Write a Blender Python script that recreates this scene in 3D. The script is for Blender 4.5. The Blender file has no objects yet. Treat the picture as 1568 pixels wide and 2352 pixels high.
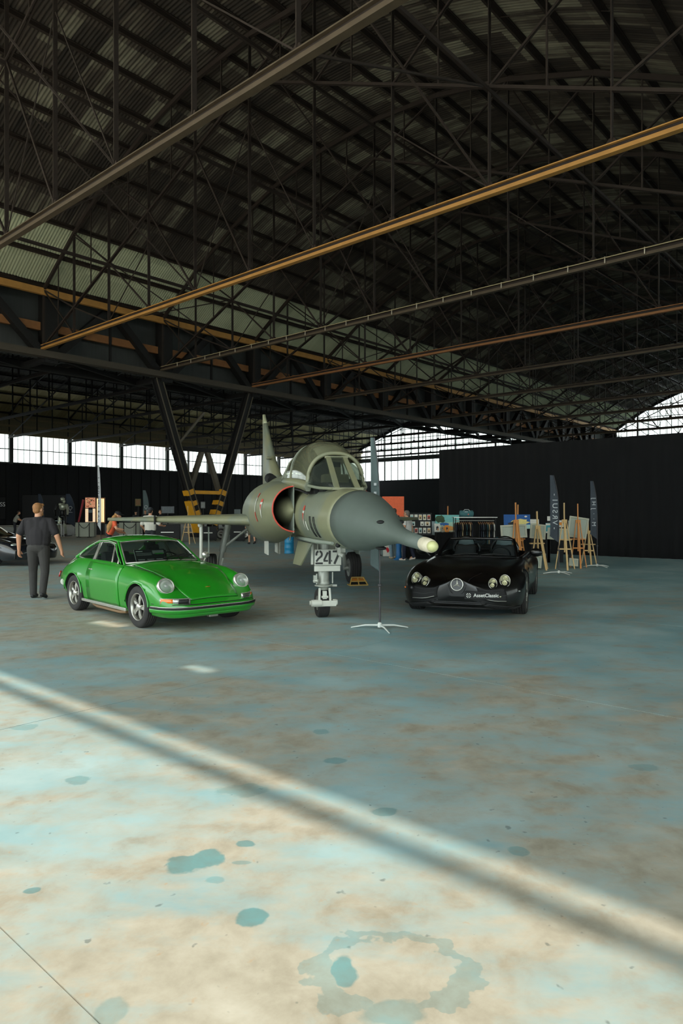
import bpy, bmesh, math, random
from mathutils import Vector, Matrix, Euler
random.seed(7)
SC = bpy.context.scene
COL = SC.collection
PI = math.pi
R = math.radians

# ---------------------------------------------------------------- camera, world, sun, exposure
F_PX, CX, CY, CAM_H = 1568.0, 784.0, 1177.0, 1.6       # image taken as 1568 x 2352
cam_d = bpy.data.cameras.new('camera'); cam_d.sensor_fit = 'HORIZONTAL'; cam_d.sensor_width = 36.0
cam_d.lens = 36.0 * F_PX / 1568.0; cam_d.clip_end = 400
cam = bpy.data.objects.new('camera', cam_d); COL.objects.link(cam)
cam.location = (0, 0, CAM_H); cam.rotation_euler = (R(90), 0, 0)
SC.camera = cam

BETA = R(41.5)                                          # hangar axis V is turned 41.5 deg right of the view axis
V2 = Vector((math.sin(BETA), math.cos(BETA), 0)); U2 = Vector((-math.cos(BETA), math.sin(BETA), 0))
HROT = PI/2 - BETA                                      # local x = V, local y = U

world = bpy.data.worlds.new('world'); SC.world = world; world.use_nodes = True
wn = world.node_tree.nodes; wl = world.node_tree.links
bg = wn['Background']; bg.inputs['Color'].default_value = (0.86, 0.98, 1.0, 1); bg.inputs['Strength'].default_value = 2.3

sun_d = bpy.data.lights.new('sun', 'SUN'); sun_d.energy = 3.6; sun_d.angle = R(0.55); sun_d.color = (1.0, 0.90, 0.76)
sun = bpy.data.objects.new('sun', sun_d); COL.objects.link(sun)
SUN_EL = R(50)
sdir = (V2*math.cos(SUN_EL) + Vector((0, 0, -math.sin(SUN_EL))))    # light travels along +V and down
sun.rotation_euler = sdir.to_track_quat('-Z', 'Y').to_euler(); sun.location = (-20, -25, 30)

SC.view_settings.view_transform = 'Standard'; SC.view_settings.look = 'None'
SC.view_settings.gamma = 1.0; SC.view_settings.use_curve_mapping = False
SC.view_settings.exposure = 0.45

# ---------------------------------------------------------------- helpers
def gp(px, py, z=0.0):
    "pixel -> point on the horizontal plane z"
    Y = F_PX*(CAM_H - z)/(py - CY)
    return Vector(((px - CX)/F_PX*Y, Y, z))
def dp(px, py, Y):
    return Vector(((px - CX)/F_PX*Y, Y, CAM_H - (py - CY)/F_PX*Y))
def hv(v, u, z=0.0):
    p = V2*v + U2*u; return Vector((p.x, p.y, z))
def srgb(r, g, b):
    f = lambda c: (c/255/12.92) if c/255 <= 0.04045 else ((c/255+0.055)/1.055)**2.4
    return (f(r), f(g), f(b))

MATS = {}
def nt_new(name):
    m = bpy.data.materials.new(name); m.use_nodes = True
    nt = m.node_tree; b = nt.nodes['Principled BSDF']
    return m, nt, b
def setin(b, key, v):
    if key in b.inputs: b.inputs[key].default_value = v
def mat(name, col, rough=0.5, metal=0.0, var=0.12, scale=6.0, coat=0.0, bump=0.0, bscale=60.0, emit=None, estr=0.0, alpha=None, spec=None, stretch=None):
    if name in MATS: return MATS[name]
    m, nt, b = nt_new(name); N, L = nt.nodes, nt.links
    tc = N.new('ShaderNodeTexCoord')
    src = tc.outputs['Object']
    if stretch:
        mp = N.new('ShaderNodeMapping'); mp.inputs['Scale'].default_value = stretch; L.new(src, mp.inputs['Vector']); src = mp.outputs['Vector']
    nz = N.new('ShaderNodeTexNoise'); nz.inputs['Scale'].default_value = scale; nz.inputs['Detail'].default_value = 4
    L.new(src, nz.inputs['Vector'])
    mx = N.new('ShaderNodeMix'); mx.data_type = 'RGBA'
    a = tuple(min(1, c*(1-var)) for c in col) + (1,); c2 = tuple(min(1, c*(1+var)) for c in col) + (1,)
    mx.inputs['A'].default_value = a; mx.inputs['B'].default_value = c2
    L.new(nz.outputs['Fac'], mx.inputs['Factor']); L.new(mx.outputs['Result'], b.inputs['Base Color'])
    b.inputs['Roughness'].default_value = rough; b.inputs['Metallic'].default_value = metal
    setin(b, 'Coat Weight', coat); setin(b, 'Coat Roughness', 0.04)
    if spec is not None: setin(b, 'Specular IOR Level', spec)
    if bump:
        n2 = N.new('ShaderNodeTexNoise'); n2.inputs['Scale'].default_value = bscale; L.new(src, n2.inputs['Vector'])
        bp = N.new('ShaderNodeBump'); bp.inputs['Strength'].default_value = bump; bp.inputs['Distance'].default_value = 0.02
        L.new(n2.outputs['Fac'], bp.inputs['Height']); L.new(bp.outputs['Normal'], b.inputs['Normal'])
    if emit: setin(b, 'Emission Color', tuple(emit) + (1,)); setin(b, 'Emission Strength', estr)
    if alpha is not None: setin(b, 'Alpha', alpha)
    MATS[name] = m; return m
def glass_mat(name, col=(1, 1, 1), trans=0.8, rough=0.03, tint=(0.02, 0.02, 0.02)):
    "thin pane: mix of a straight-through part and a glossy/diffuse coated part"
    if name in MATS: return MATS[name]
    m = bpy.data.materials.new(name); m.use_nodes = True; nt = m.node_tree; N, L = nt.nodes, nt.links
    b = N['Principled BSDF']; b.inputs['Base Color'].default_value = tuple(tint) + (1,); b.inputs['Roughness'].default_value = rough
    tr = N.new('ShaderNodeBsdfTransparent'); tr.inputs['Color'].default_value = tuple(col) + (1,)
    nz = N.new('ShaderNodeTexNoise'); nz.inputs['Scale'].default_value = 3
    tc = N.new('ShaderNodeTexCoord'); L.new(tc.outputs['Object'], nz.inputs['Vector'])
    mr = N.new('ShaderNodeMapRange'); mr.inputs['To Min'].default_value = 1-trans-0.03; mr.inputs['To Max'].default_value = 1-trans+0.03
    L.new(nz.outputs['Fac'], mr.inputs['Value'])
    mx = N.new('ShaderNodeMixShader'); L.new(mr.outputs['Result'], mx.inputs['Fac'])
    L.new(tr.outputs[0], mx.inputs[1]); L.new(b.outputs[0], mx.inputs[2])
    L.new(mx.outputs[0], N['Material Output'].inputs['Surface'])
    MATS[name] = m; return m

def put(ob, parent=None, label=None, cat=None, group=None, kind=None):
    COL.objects.link(ob)
    if parent is not None: ob.parent = parent
    return tag(ob, label, cat, group, kind)
def tag(o, label=None, cat=None, group=None, kind=None):
    if label: o['label'] = label
    if cat: o['category'] = cat
    if group: o['group'] = group
    if kind: o['kind'] = kind
    return o
def thing(name, label, cat, loc=(0, 0, 0), rz=0.0, group=None):
    o = bpy.data.objects.new(name, None); o.empty_display_size = 0.3
    o.location = loc; o.rotation_euler = (0, 0, rz)
    return put(o, None, label, cat, group)
def copy_tree(o, parent=None):
    c = o.copy(); COL.objects.link(c); c.parent = parent
    for ch in o.children: copy_tree(ch, c)
    return c

def frame(d, up=(0, 0, 1)):
    d = Vector(d).normalized(); up = Vector(up)
    if abs(d.dot(up)) > 0.98: up = Vector((1, 0, 0)) if abs(d.x) < 0.9 else Vector((0, 1, 0))
    s = d.cross(up).normalized(); t = s.cross(d).normalized()
    return d, s, t
class MB:
    def __init__(self): self.v = []; self.f = []; self.m = []; self.s = []
    def add(self, vs, fs, mi=0, smooth=False):
        o = len(self.v); self.v += [tuple(p) for p in vs]
        for f in fs: self.f.append(tuple(i+o for i in f)); self.m.append(mi); self.s.append(smooth)
        return self
    def box(self, c, sz, rot=None, mi=0, taper=1.0):
        hx, hy, hz = sz[0]/2, sz[1]/2, sz[2]/2; c = Vector(c); vs = []
        for z in (-1, 1):
            k = taper if z > 0 else 1.0
            for x, y in ((-1, -1), (1, -1), (1, 1), (-1, 1)):
                p = Vector((x*hx*k, y*hy*k, z*hz))
                if rot is not None: p = rot @ p
                vs.append(c + p)
        return self.add(vs, [(3, 2, 1, 0), (4, 5, 6, 7), (0, 1, 5, 4), (1, 2, 6, 5), (2, 3, 7, 6), (3, 0, 4, 7)], mi)
    def bar(self, p, q, w, h, up=(0, 0, 1), mi=0):
        p, q = Vector(p), Vector(q); d, s, t = frame(q-p, up); vs = []
        for e in (p, q):
            for a, b in ((-1, -1), (1, -1), (1, 1), (-1, 1)): vs.append(e + s*(a*w/2) + t*(b*h/2))
        return self.add(vs, [(3, 2, 1, 0), (4, 5, 6, 7), (0, 1, 5, 4), (1, 2, 6, 5), (2, 3, 7, 6), (3, 0, 4, 7)], mi)
    def tube(self, pts, r, n=8, closed=False, mi=0, cap=True, up=(0, 0, 1), sy=1.0):
        pts = [Vector(p) for p in pts]; k = len(pts); rs = r if isinstance(r, (list, tuple)) else [r]*k
        vs = []
        for i, p in enumerate(pts):
            if closed: d = pts[(i+1) % k] - pts[i-1]
            else: d = pts[min(i+1, k-1)] - pts[max(i-1, 0)]
            if d.length < 1e-9: d = Vector((0, 0, 1))
            _, s, t = frame(d, up)
            for j in range(n):
                a = 2*PI*j/n; vs.append(p + s*(math.cos(a)*rs[i]) + t*(math.sin(a)*rs[i]*sy))
        fs = []
        for i in range(k if closed else k-1):
            a, b = i*n, ((i+1) % k)*n
            for j in range(n): fs.append((a+j, a+(j+1) % n, b+(j+1) % n, b+j))
        self.add(vs, fs, mi, n > 4)
        if cap and not closed:
            self.add(vs[:n], [tuple(reversed(range(n)))], mi); self.add(vs[-n:], [tuple(range(n))], mi)
        return self
    def lathe(self, prof, n=24, org=(0, 0, 0), axis='z', mi=0, smooth=True, arc=2*PI, a0=0):
        "prof: (radius, height) pairs, revolved about axis"
        vs = []; org = Vector(org); full = abs(arc-2*PI) < 1e-6; m = n if full else n+1
        for r, h in prof:
            for j in range(m):
                a = a0 + arc*j/n; c, s = math.cos(a)*r, math.sin(a)*r
                p = {'z': (c, s, h), 'x': (h, c, s), 'y': (s, h, c)}[axis]; vs.append(org + Vector(p))
        fs = []
        for i in range(len(prof)-1):
            for j in range(n):
                k = (j+1) % m
                fs.append((i*m+j, i*m+k, (i+1)*m+k, (i+1)*m+j))
        return self.add(vs, fs, mi, smooth)
    def grid(self, fn, nu, nv, mi=0, smooth=True, wrap=False):
        vs = [fn(i/nu, j/nv) for i in range(nu+1) for j in range(nv+1)]
        fs = [(i*(nv+1)+j, (i+1)*(nv+1)+j, (i+1)*(nv+1)+j+1, i*(nv+1)+j+1) for i in range(nu) for j in range(nv)]
        return self.add(vs, fs, mi, smooth)
    def loft(self, rings, closed=True, caps=True, mi=0, smooth=True):
        n = len(rings[0]); vs = [p for r in rings for p in r]; fs = []
        for i in range(len(rings)-1):
            for j in range(n if closed else n-1):
                k = (j+1) % n; fs.append((i*n+j, i*n+k, (i+1)*n+k, (i+1)*n+j))
        self.add(vs, fs, mi, smooth)
        if caps and closed:
            self.add(rings[0], [tuple(reversed(range(n)))], mi); self.add(rings[-1], [tuple(range(n))], mi)
        return self
    def prism(self, poly, d, mi=0):
        "poly: 3D outline, extruded by vector d"
        d = Vector(d); a = [Vector(p) for p in poly]; n = len(a); vs = a + [p+d for p in a]
        fs = [tuple(reversed(range(n))), tuple(range(n, 2*n))] + [(i, (i+1) % n, n+(i+1) % n, n+i) for i in range(n)]
        return self.add(vs, fs, mi)
    def ball(self, c, r, n=12, k=8, mi=0, rot=None):
        c = Vector(c); r = Vector((r, r, r)) if not hasattr(r, '__len__') else Vector(r); vs = []
        for i in range(k+1):
            t = PI*i/k
            for j in range(n):
                a = 2*PI*j/n; p = Vector((math.sin(t)*math.cos(a)*r.x, math.sin(t)*math.sin(a)*r.y, math.cos(t)*r.z))
                vs.append(c + (rot @ p if rot is not None else p))
        fs = [(i*n+j, (i+1)*n+j, (i+1)*n+(j+1) % n, i*n+(j+1) % n) for i in range(k) for j in range(n)]
        return self.add(vs, fs, mi, True)
    def capsule(self, p, q, r0, r1, n=12, mi=0):
        p, q = Vector(p), Vector(q); d, s, t = frame(q-p); prof = []
        for a in range(0, 91, 18): prof.append((p - d*r0*math.cos(R(a)), r0*math.sin(R(a))))
        for a in range(90, -1, -18): prof.append((q + d*r1*math.cos(R(a)), r1*math.sin(R(a))))
        rings = [[c + s*(math.cos(2*PI*j/n)*max(r, 1e-4)) + t*(math.sin(2*PI*j/n)*max(r, 1e-4)) for j in range(n)] for c, r in prof]
        return self.loft(rings, True, True, mi)
    def mesh(self, name, mats):
        me = bpy.data.meshes.new(name); me.from_pydata(self.v, [], self.f)
        for m in (mats if isinstance(mats, (list, tuple)) else [mats]): me.materials.append(m)
        me.polygons.foreach_set('material_index', self.m); me.polygons.foreach_set('use_smooth', self.s)
        me.update(); return me
    def build(self, name, mats, parent=None, loc=None, rot=None, label=None, cat=None, group=None, kind=None, weld=False, mirror=False, bevel=0.0, solid=0.0, subs=0):
        me = self.mesh(name, mats)
        if weld or mirror:
            bm = bmesh.new(); bm.from_mesh(me); bmesh.ops.remove_doubles(bm, verts=bm.verts, dist=0.0004)
            bmesh.ops.recalc_face_normals(bm, faces=bm.faces); bm.to_mesh(me); bm.free()
        o = bpy.data.objects.new(name, me)
        if loc is not None: o.location = loc
        if rot is not None: o.rotation_euler = rot
        if bevel: md = o.modifiers.new('bevel', 'BEVEL'); md.width = bevel; md.segments = 2; md.limit_method = 'ANGLE'
        if solid: md = o.modifiers.new('solid', 'SOLIDIFY'); md.thickness = solid; md.offset = -1
        if subs: md = o.modifiers.new('sub', 'SUBSURF'); md.levels = subs; md.render_levels = subs
        return put(o, parent, label, cat, group, kind)
def bake(ob):
    "apply an object's modifiers to its mesh"
    dg = bpy.context.evaluated_depsgraph_get(); dg.update()
    me = bpy.data.meshes.new_from_object(ob.evaluated_get(dg)); old = ob.data
    ob.modifiers.clear(); ob.data = me; bpy.data.meshes.remove(old); return ob
def text_mesh(body, size=1.0, depth=0.004, align='CENTER', spacing=1.0, bold=0.0):
    cu = bpy.data.curves.new('lettering', 'FONT'); cu.body = body; cu.size = size; cu.extrude = depth; cu.align_x = align; cu.align_y = 'CENTER'
    cu.space_character = spacing; cu.offset = bold
    o = bpy.data.objects.new('lettering', cu); COL.objects.link(o)
    dg = bpy.context.evaluated_depsgraph_get(); dg.update()
    me = bpy.data.meshes.new_from_object(o.evaluated_get(dg)); bpy.data.objects.remove(o); bpy.data.curves.remove(cu)
    return me
def text_part(name, body, size, m, parent, mtx, depth=0.003, **kw):
    me = text_mesh(body, size, depth, **kw); me.materials.clear(); me.materials.append(m)
    me.transform(mtx)
    o = bpy.data.objects.new(name, me); return put(o, parent)
def cr(p0, p1, p2, p3, t):
    return 0.5*((2*p1) + (p2-p0)*t + (2*p0-5*p1+4*p2-p3)*t*t + (3*p1-p0-3*p2+p3)*t*t*t)
def crv(a, t):
    "Catmull-Rom through list a at t in [0, len-1]"
    n = len(a); i = min(int(t), n-2); f = t-i
    return cr(a[max(i-1, 0)], a[i], a[i+1], a[min(i+2, n-1)], f)
def lerp(a, b, t): return a + (b-a)*t
def interp(tab, x):
    for (x0, y0), (x1, y1) in zip(tab, tab[1:]):
        if x <= x1 or (x1, y1) == tab[-1]: 
            t = max(0, min(1, (x-x0)/(x1-x0))); return lerp(y0, y1, t)
# ================================================================ HANGAR
HR = (0, 0, HROT)
Z0 = CAM_H
U_E0, PAN, NP1 = 2.66, 3.24, 10
C1 = U_E0 + PAN*NP1                       # eave line of the near bay (35.06)
RID1 = U_E0 + PAN*NP1/2
C2, WALL_U, GAB_V, DOOR_V = 39.2, 82.6, 98.5, -4.75
TR_V0, TR_D = 9.1, 7.2
Z_BOT = Z0 + 8.57
def roof1(u): t = abs(u-RID1); return Z0 + 17.6 - 0.0218*t*t
PAN2 = (WALL_U - C2)/12.0; RID2 = (C2 + WALL_U)/2
def roof2(u): t = abs(u-RID2); return Z0 + 17.2 - 5.4*(t/((WALL_U-C2)/2))**2

# --- materials -----------------------------------------------------------
def pos_hangar(nt):
    "node: world position turned into hangar axes (x = V, y = U)"
    g = nt.nodes.new('ShaderNodeNewGeometry'); vr = nt.nodes.new('ShaderNodeVectorRotate')
    vr.rotation_type = 'Z_AXIS'; vr.inputs['Angle'].default_value = -HROT
    nt.links.new(g.outputs['Position'], vr.inputs['Vector']); return vr.outputs['Vector']
def nmath(nt, op, a, b=None, clamp=False):
    n = nt.nodes.new('ShaderNodeMath'); n.operation = op; n.use_clamp = clamp
    for i, x in enumerate((a, b)):
        if x is None: continue
        if isinstance(x, (int, float)): n.inputs[i].default_value = x
        else: nt.links.new(x, n.inputs[i])
    return n.outputs[0]
def nramp(nt, src, stops):
    r = nt.nodes.new('ShaderNodeValToRGB'); nt.links.new(src, r.inputs[0]); e = r.color_ramp.elements
    while len(e) < len(stops): e.new(0.5)
    for el, (p, c) in zip(e, stops): el.position = p; el.color = tuple(c) + (1,) if len(c) == 3 else c
    return r.outputs['Color']
def nmix(nt, f, a, b, mode='MIX'):
    n = nt.nodes.new('ShaderNodeMix'); n.data_type = 'RGBA'; n.blend_type = mode
    for k, x in (('Factor', f), ('A', a), ('B', b)):
        if isinstance(x, (int, float)): n.inputs[k].default_value = x
        elif isinstance(x, tuple): n.inputs[k].default_value = x if len(x) == 4 else x + (1,)
        else: nt.links.new(x, n.inputs[k])
    return n.outputs['Result']
def nnoise(nt, vec, scale, detail=4, rough=0.55, sc=None, dist=0.0):
    if sc:
        mp = nt.nodes.new('ShaderNodeMapping'); mp.inputs['Scale'].default_value = sc; nt.links.new(vec, mp.inputs['Vector']); vec = mp.outputs['Vector']
    n = nt.nodes.new('ShaderNodeTexNoise'); n.inputs['Scale'].default_value = scale; n.inputs['Detail'].default_value = detail
    n.inputs['Roughness'].default_value = rough; n.inputs['Distortion'].default_value = dist
    nt.links.new(vec, n.inputs['Vector']); return n.outputs['Fac']

def floor_material():
    m, nt, b = nt_new('worn_painted_concrete'); N, L = nt.nodes, nt.links
    p = pos_hangar(nt)
    g = N.new('ShaderNodeNewGeometry')
    big = nnoise(nt, p, 0.16, 3, 0.5)
    mid = nnoise(nt, p, 0.75, 6, 0.62, dist=0.15)
    fine = nnoise(nt, p, 4.0, 6, 0.65, dist=0.2)
    brush = nnoise(nt, g.outputs['Position'], 1.1, 6, 0.68, sc=(0.8, 2.2, 1))
    s = nmath(nt, 'ADD', nmath(nt, 'MULTIPLY', big, 0.70), nmath(nt, 'MULTIPLY', mid, 0.60))
    s = nmath(nt, 'ADD', s, nmath(nt, 'MULTIPLY', fine, 0.40))
    s = nmath(nt, 'ADD', s, nmath(nt, 'MULTIPLY', brush, 0.85))
    # more paint is left away from the doorway
    dep = N.new('ShaderNodeMapRange'); dep.inputs['From Min'].default_value = 4.0; dep.inputs['From Max'].default_value = 16.0; dep.inputs['To Max'].default_value = 0.07
    sp2 = N.new('ShaderNodeSeparateXYZ'); L.new(p, sp2.inputs[0]); L.new(sp2.outputs['X'], dep.inputs['Value']); s = nmath(nt, 'ADD', s, dep.outputs['Result'])
    sep = N.new('ShaderNodeSeparateXYZ'); L.new(g.outputs['Position'], sep.inputs[0])
    s = nmath(nt, 'ADD', s, nmath(nt, 'MULTIPLY', sep.outputs['X'], 0.014))
    mr = N.new('ShaderNodeMapRange'); mr.inputs['From Min'].default_value = 1.14; mr.inputs['From Max'].default_value = 1.40; L.new(s, mr.inputs['Value'])
    worn = nramp(nt, fine, [(0.25, srgb(136, 130, 114)), (0.5, srgb(162, 157, 142)), (0.75, srgb(180, 177, 164))])
    paint = nramp(nt, mid, [(0.3, srgb(102, 142, 150)), (0.5, srgb(132, 163, 167)), (0.72, srgb(160, 180, 180))])
    c = nmix(nt, mr.outputs['Result'], worn, paint)
    # rusty flecks
    fl = nnoise(nt, p, 9.0, 3, 0.7); flm = N.new('ShaderNodeMapRange'); flm.inputs['From Min'].default_value = 0.66; flm.inputs['From Max'].default_value = 0.74
    L.new(fl, flm.inputs['Value']); c = nmix(nt, nmath(nt, 'MULTIPLY', flm.outputs['Result'], 0.45), c, srgb(168, 134, 92))
    # grime specks
    sp = nnoise(nt, p, 16.0, 2, 0.5); spm = N.new('ShaderNodeMapRange'); spm.inputs['From Min'].default_value = 0.70; spm.inputs['From Max'].default_value = 0.76
    L.new(sp, spm.inputs['Value']); c = nmix(nt, nmath(nt, 'MULTIPLY', spm.outputs['Result'], 0.55), c, srgb(70, 82, 80))
    # spills with a shape of their own: (pixel x, pixel y, half sizes in metres along x / y, strength, ring)
    spills = [(430, 1985, .10, .085, .85, 0), (478, 1970, .09, .07, .85, 0), (455, 1978, .13, .06, .8, 0), (565, 1939, .042, .035, .8, 0), (553, 1982, .05, .018, .5, 0), (493, 2022, .05, .03, .45, 0),
              (583, 2107, .065, .06, .85, 0), (178, 1794, .075, .07, .55, 0), (75, 2046, .035, .025, .8, 0), (58, 1671, .09, .08, .42, 0), (255, 2325, .06, .06, .4, 0),
              (788, 2232, .055, .085, .8, 0), (560, 1815, .14, .10, .4, 0), (767, 1748, .07, .06, .6, 0), (735, 1681, .06, .06, .5, 0), (880, 1865, .07, .05, .6, 0), (1190, 1955, .05, .05, .55, 0),
              (900, 2228, .27, .20, .42, 1), (910, 2330, .12, .06, .5, 0), (1482, 1764, .10, .06, .4, 0)]
    wob = N.new('ShaderNodeTexNoise'); wob.inputs['Scale'].default_value = 9.0; wob.inputs['Detail'].default_value = 3; L.new(g.outputs['Position'], wob.inputs['Vector'])
    tot = None
    for px, py, ax, ay, st, ring in spills:
        q = gp(px, py)
        d = N.new('ShaderNodeVectorMath'); d.operation = 'SUBTRACT'; L.new(g.outputs['Position'], d.inputs[0]); d.inputs[1].default_value = (q.x, q.y, 0)
        dv = N.new('ShaderNodeVectorMath'); dv.operation = 'DIVIDE'; L.new(d.outputs[0], dv.inputs[0]); dv.inputs[1].default_value = (ax, ay, 1e3)
        ln = N.new('ShaderNodeVectorMath'); ln.operation = 'LENGTH'; L.new(dv.outputs[0], ln.inputs[0])
        r_ = nmath(nt, 'ADD', ln.outputs['Value'], nmath(nt, 'MULTIPLY', nmath(nt, 'SUBTRACT', wob.outputs['Fac'], 0.5), 1.5 if not ring else 1.1))
        if ring: r_ = nmath(nt, 'ADD', nmath(nt, 'MULTIPLY', nmath(nt, 'ABSOLUTE', nmath(nt, 'SUBTRACT', r_, 1.0)), 6.5), 0.15)
        k = N.new('ShaderNodeMapRange'); k.inputs['From Min'].default_value = 1.06; k.inputs['From Max'].default_value = 0.86; k.inputs['To Max'].default_value = st
        L.new(r_, k.inputs['Value'])
        tot = k.outputs['Result'] if tot is None else nmath(nt, 'MAXIMUM', tot, k.outputs['Result'])
    tot = nmath(nt, 'MULTIPLY', tot, nmath(nt, 'ADD', 0.45, nmath(nt, 'MULTIPLY', fine, 1.0)), True)
    spc = nramp(nt, fine, [(0.3, srgb(60, 104, 106)), (0.7, srgb(100, 146, 148))])
    c = nmix(nt, tot, c, spc)
    L.new(c, b.inputs['Base Color'])
    rr = N.new('ShaderNodeMapRange'); rr.inputs['To Min'].default_value = 0.42; rr.inputs['To Max'].default_value = 0.75; L.new(mid, rr.inputs['Value']); L.new(rr.outputs['Result'], b.inputs['Roughness'])
    bp = N.new('ShaderNodeBump'); bp.inputs['Strength'].default_value = 0.12; bp.inputs['Distance'].default_value = 0.01; L.new(fine, bp.inputs['Height']); L.new(bp.outputs['Normal'], b.inputs['Normal'])
    return m
M_FLOOR = floor_material()

def sheet_material(name, dark, light, pale, frac=0.72, streak=1.0):
    m, nt, b = nt_new(name); N, L = nt.nodes, nt.links
    p = pos_hangar(nt)
    dv = N.new('ShaderNodeVectorMath'); dv.operation = 'DIVIDE'; dv.inputs[1].default_value = (1.0, 1.62, 1e6); L.new(p, dv.inputs[0])
    fl = N.new('ShaderNodeVectorMath'); fl.operation = 'FLOOR'; L.new(dv.outputs[0], fl.inputs[0])
    wn_ = N.new('ShaderNodeTexWhiteNoise'); wn_.noise_dimensions = '3D'; L.new(fl.outputs[0], wn_.inputs['Vector'])
    st = nnoise(nt, p, 1.0, 5, 0.6, sc=(5.0, 0.35, 0.2))
    bl = nnoise(nt, p, 0.35, 4, 0.55)
    t = nmath(nt, 'ADD', nmath(nt, 'MULTIPLY', wn_.outputs['Value'], 0.32), nmath(nt, 'MULTIPLY', st, 0.58*streak))
    t = nmath(nt, 'ADD', t, nmath(nt, 'MULTIPLY', bl, 0.45))
    c = nramp(nt, t, [(0.44, dark), (frac, light), (0.98, pale)])
    L.new(c, b.inputs['Base Color']); b.inputs['Roughness'].default_value = 0.85
    return m
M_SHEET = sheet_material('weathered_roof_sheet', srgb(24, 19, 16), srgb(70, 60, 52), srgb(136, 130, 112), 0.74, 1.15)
M_SHEETL = sheet_material('lit_pale_roof_sheet', srgb(178, 180, 150), srgb(198, 200, 168), srgb(208, 210, 180), 0.7, 0.5)  # pale sheets, colour raised further to carry the light on the eave strip
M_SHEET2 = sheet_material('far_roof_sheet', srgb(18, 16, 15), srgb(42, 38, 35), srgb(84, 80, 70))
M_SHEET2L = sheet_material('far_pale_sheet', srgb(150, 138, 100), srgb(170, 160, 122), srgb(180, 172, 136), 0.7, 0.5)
M_STEEL = mat('rusty_steel', srgb(42, 30, 23), 0.75, 0.0, 0.4, 5)
M_STEELD = mat('dark_steel', srgb(22, 20, 20), 0.7, 0.0, 0.35, 4)
M_CHORD = mat('bare_chord_steel', srgb(84, 70, 54), 0.65, 0.0, 0.35, 3)
M_OCHRE = mat('ochre_painted_steel', srgb(186, 134, 68), 0.6, 0.0, 0.3, 3)
M_OCHRE2 = mat('dull_ochre_steel', srgb(150, 100, 58), 0.65, 0.0, 0.3, 3)
M_BLACKW = mat('black_wall_boards', srgb(24, 24, 27), 0.8, 0.0, 0.35, 1.5, stretch=(3, 3, 0.15))
M_DRAPE = mat('black_drape_cloth', srgb(6, 6, 8), 1.0, 0.0, 0.25, 8)
M_GREYW = mat('grey_wall_sheet', srgb(70, 72, 71), 0.8, 0.0, 0.3, 2, stretch=(4, 4, 0.3))
M_BEIGEW = mat('beige_wall_sheet', srgb(128, 118, 92), 0.8, 0.0, 0.25, 2, stretch=(4, 4, 0.4))
M_MULL = mat('dark_green_window_steel', srgb(50, 54, 48), 0.6, 0.0, 0.2, 5)
M_PANE = glass_mat('milky_window_glass', (0.97, 0.97, 0.94), 0.9, 0.2, (0.75, 0.75, 0.7))
M_YELLOW = mat('safety_yellow_paint', srgb(226, 160, 32), 0.5, 0.0, 0.18, 4)

# --- floor ---------------------------------------------------------------
JU, JV, SLAB = 5.2, 1.1, 4.6
fl = MB(); fl.box((45, 24, -0.16), (140, 130, 0.30))
floor = fl.build('floor', M_FLOOR, rot=HR, kind='structure', label='worn concrete hangar floor with faded teal paint')
slab_me = MB().box((0, 0, 0), (SLAB-0.007, SLAB-0.007, 0.012)).mesh('floor_slab', M_FLOOR)
for iu in range(-3, 7):
    for iv in range(-2, 7):
        o = bpy.data.objects.new('slab', slab_me); o.location = (JV + SLAB*(iv+0.5), JU + SLAB*(iu+0.5), -0.006); put(o, floor)
apron = MB().box((-56, 10, -0.18), (102.0, 190, 0.30)).build('ground', mat('pale_apron_concrete', srgb(176, 170, 156), 0.9, 0, 0.15, 0.4), rot=HR, kind='structure')  # unseen ground outside, added so sunlight bounces up to the roof

# --- roof of the near bay --------------------------------------------------
ceiling = bpy.data.objects.new('ceiling', None); ceiling.rotation_euler = HR
put(ceiling, label='rusty corrugated iron roof of the near hangar bay', kind='structure')
HALF = PAN/2
def sheet_mb(w, l, waves, seg, amp=0.024):
    mb = MB(); n = waves*seg
    def fn(a, b): return (a*w - w/2, b*l - l/2, math.sin(2*PI*waves*a)*amp)
    return mb.grid(fn, n, 1, 0, True)
sheet_me = sheet_mb(1.02, HALF*1.17, 7, 4).mesh('roof_sheet', M_SHEET)
sheetL_me = sheet_mb(1.02, HALF*1.17, 7, 4).mesh('roof_sheet_pale_lit', M_SHEETL)
strips = []
for i in range(2*NP1):
    ua, ub = U_E0 + HALF*i, U_E0 + HALF*(i+1); za, zb = roof1(ua), roof1(ub)
    strips.append(((ua+ub)/2, (za+zb)/2, math.atan2(zb-za, ub-ua)))
VN0, VN1 = 3, 18
for i, (u, z, a) in enumerate(strips):
    for v in range(VN0, VN1):
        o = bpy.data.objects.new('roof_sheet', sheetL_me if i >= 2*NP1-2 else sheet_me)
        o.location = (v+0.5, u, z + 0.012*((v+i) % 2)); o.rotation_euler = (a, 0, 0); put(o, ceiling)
def far_sheets(mb, strips, v0, v1, waves, seg, pale_from, half):
    for i, (u, z, a) in enumerate(strips):
        mi = 1 if i in pale_from else 0
        ca, sa = math.cos(a), math.sin(a); l = half*1.17/2
        n = int((v1-v0)*waves*seg)
        def fn(s, t):
            w = math.sin(2*PI*waves*(v1-v0)*s)*0.024; q = (t*2-1)*l
            return (v0 + (v1-v0)*s, u + q*ca - w*sa, z + q*sa + w*ca)
        mb.grid(fn, n, 1, mi, True)
fs = MB(); far_sheets(fs, strips, VN1, GAB_V, 7, 4, range(2*NP1-2, 2*NP1), HALF); far_sheets(fs, strips, DOOR_V, VN0, 7, 3, range(2*NP1-2, 2*NP1), HALF)
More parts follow.
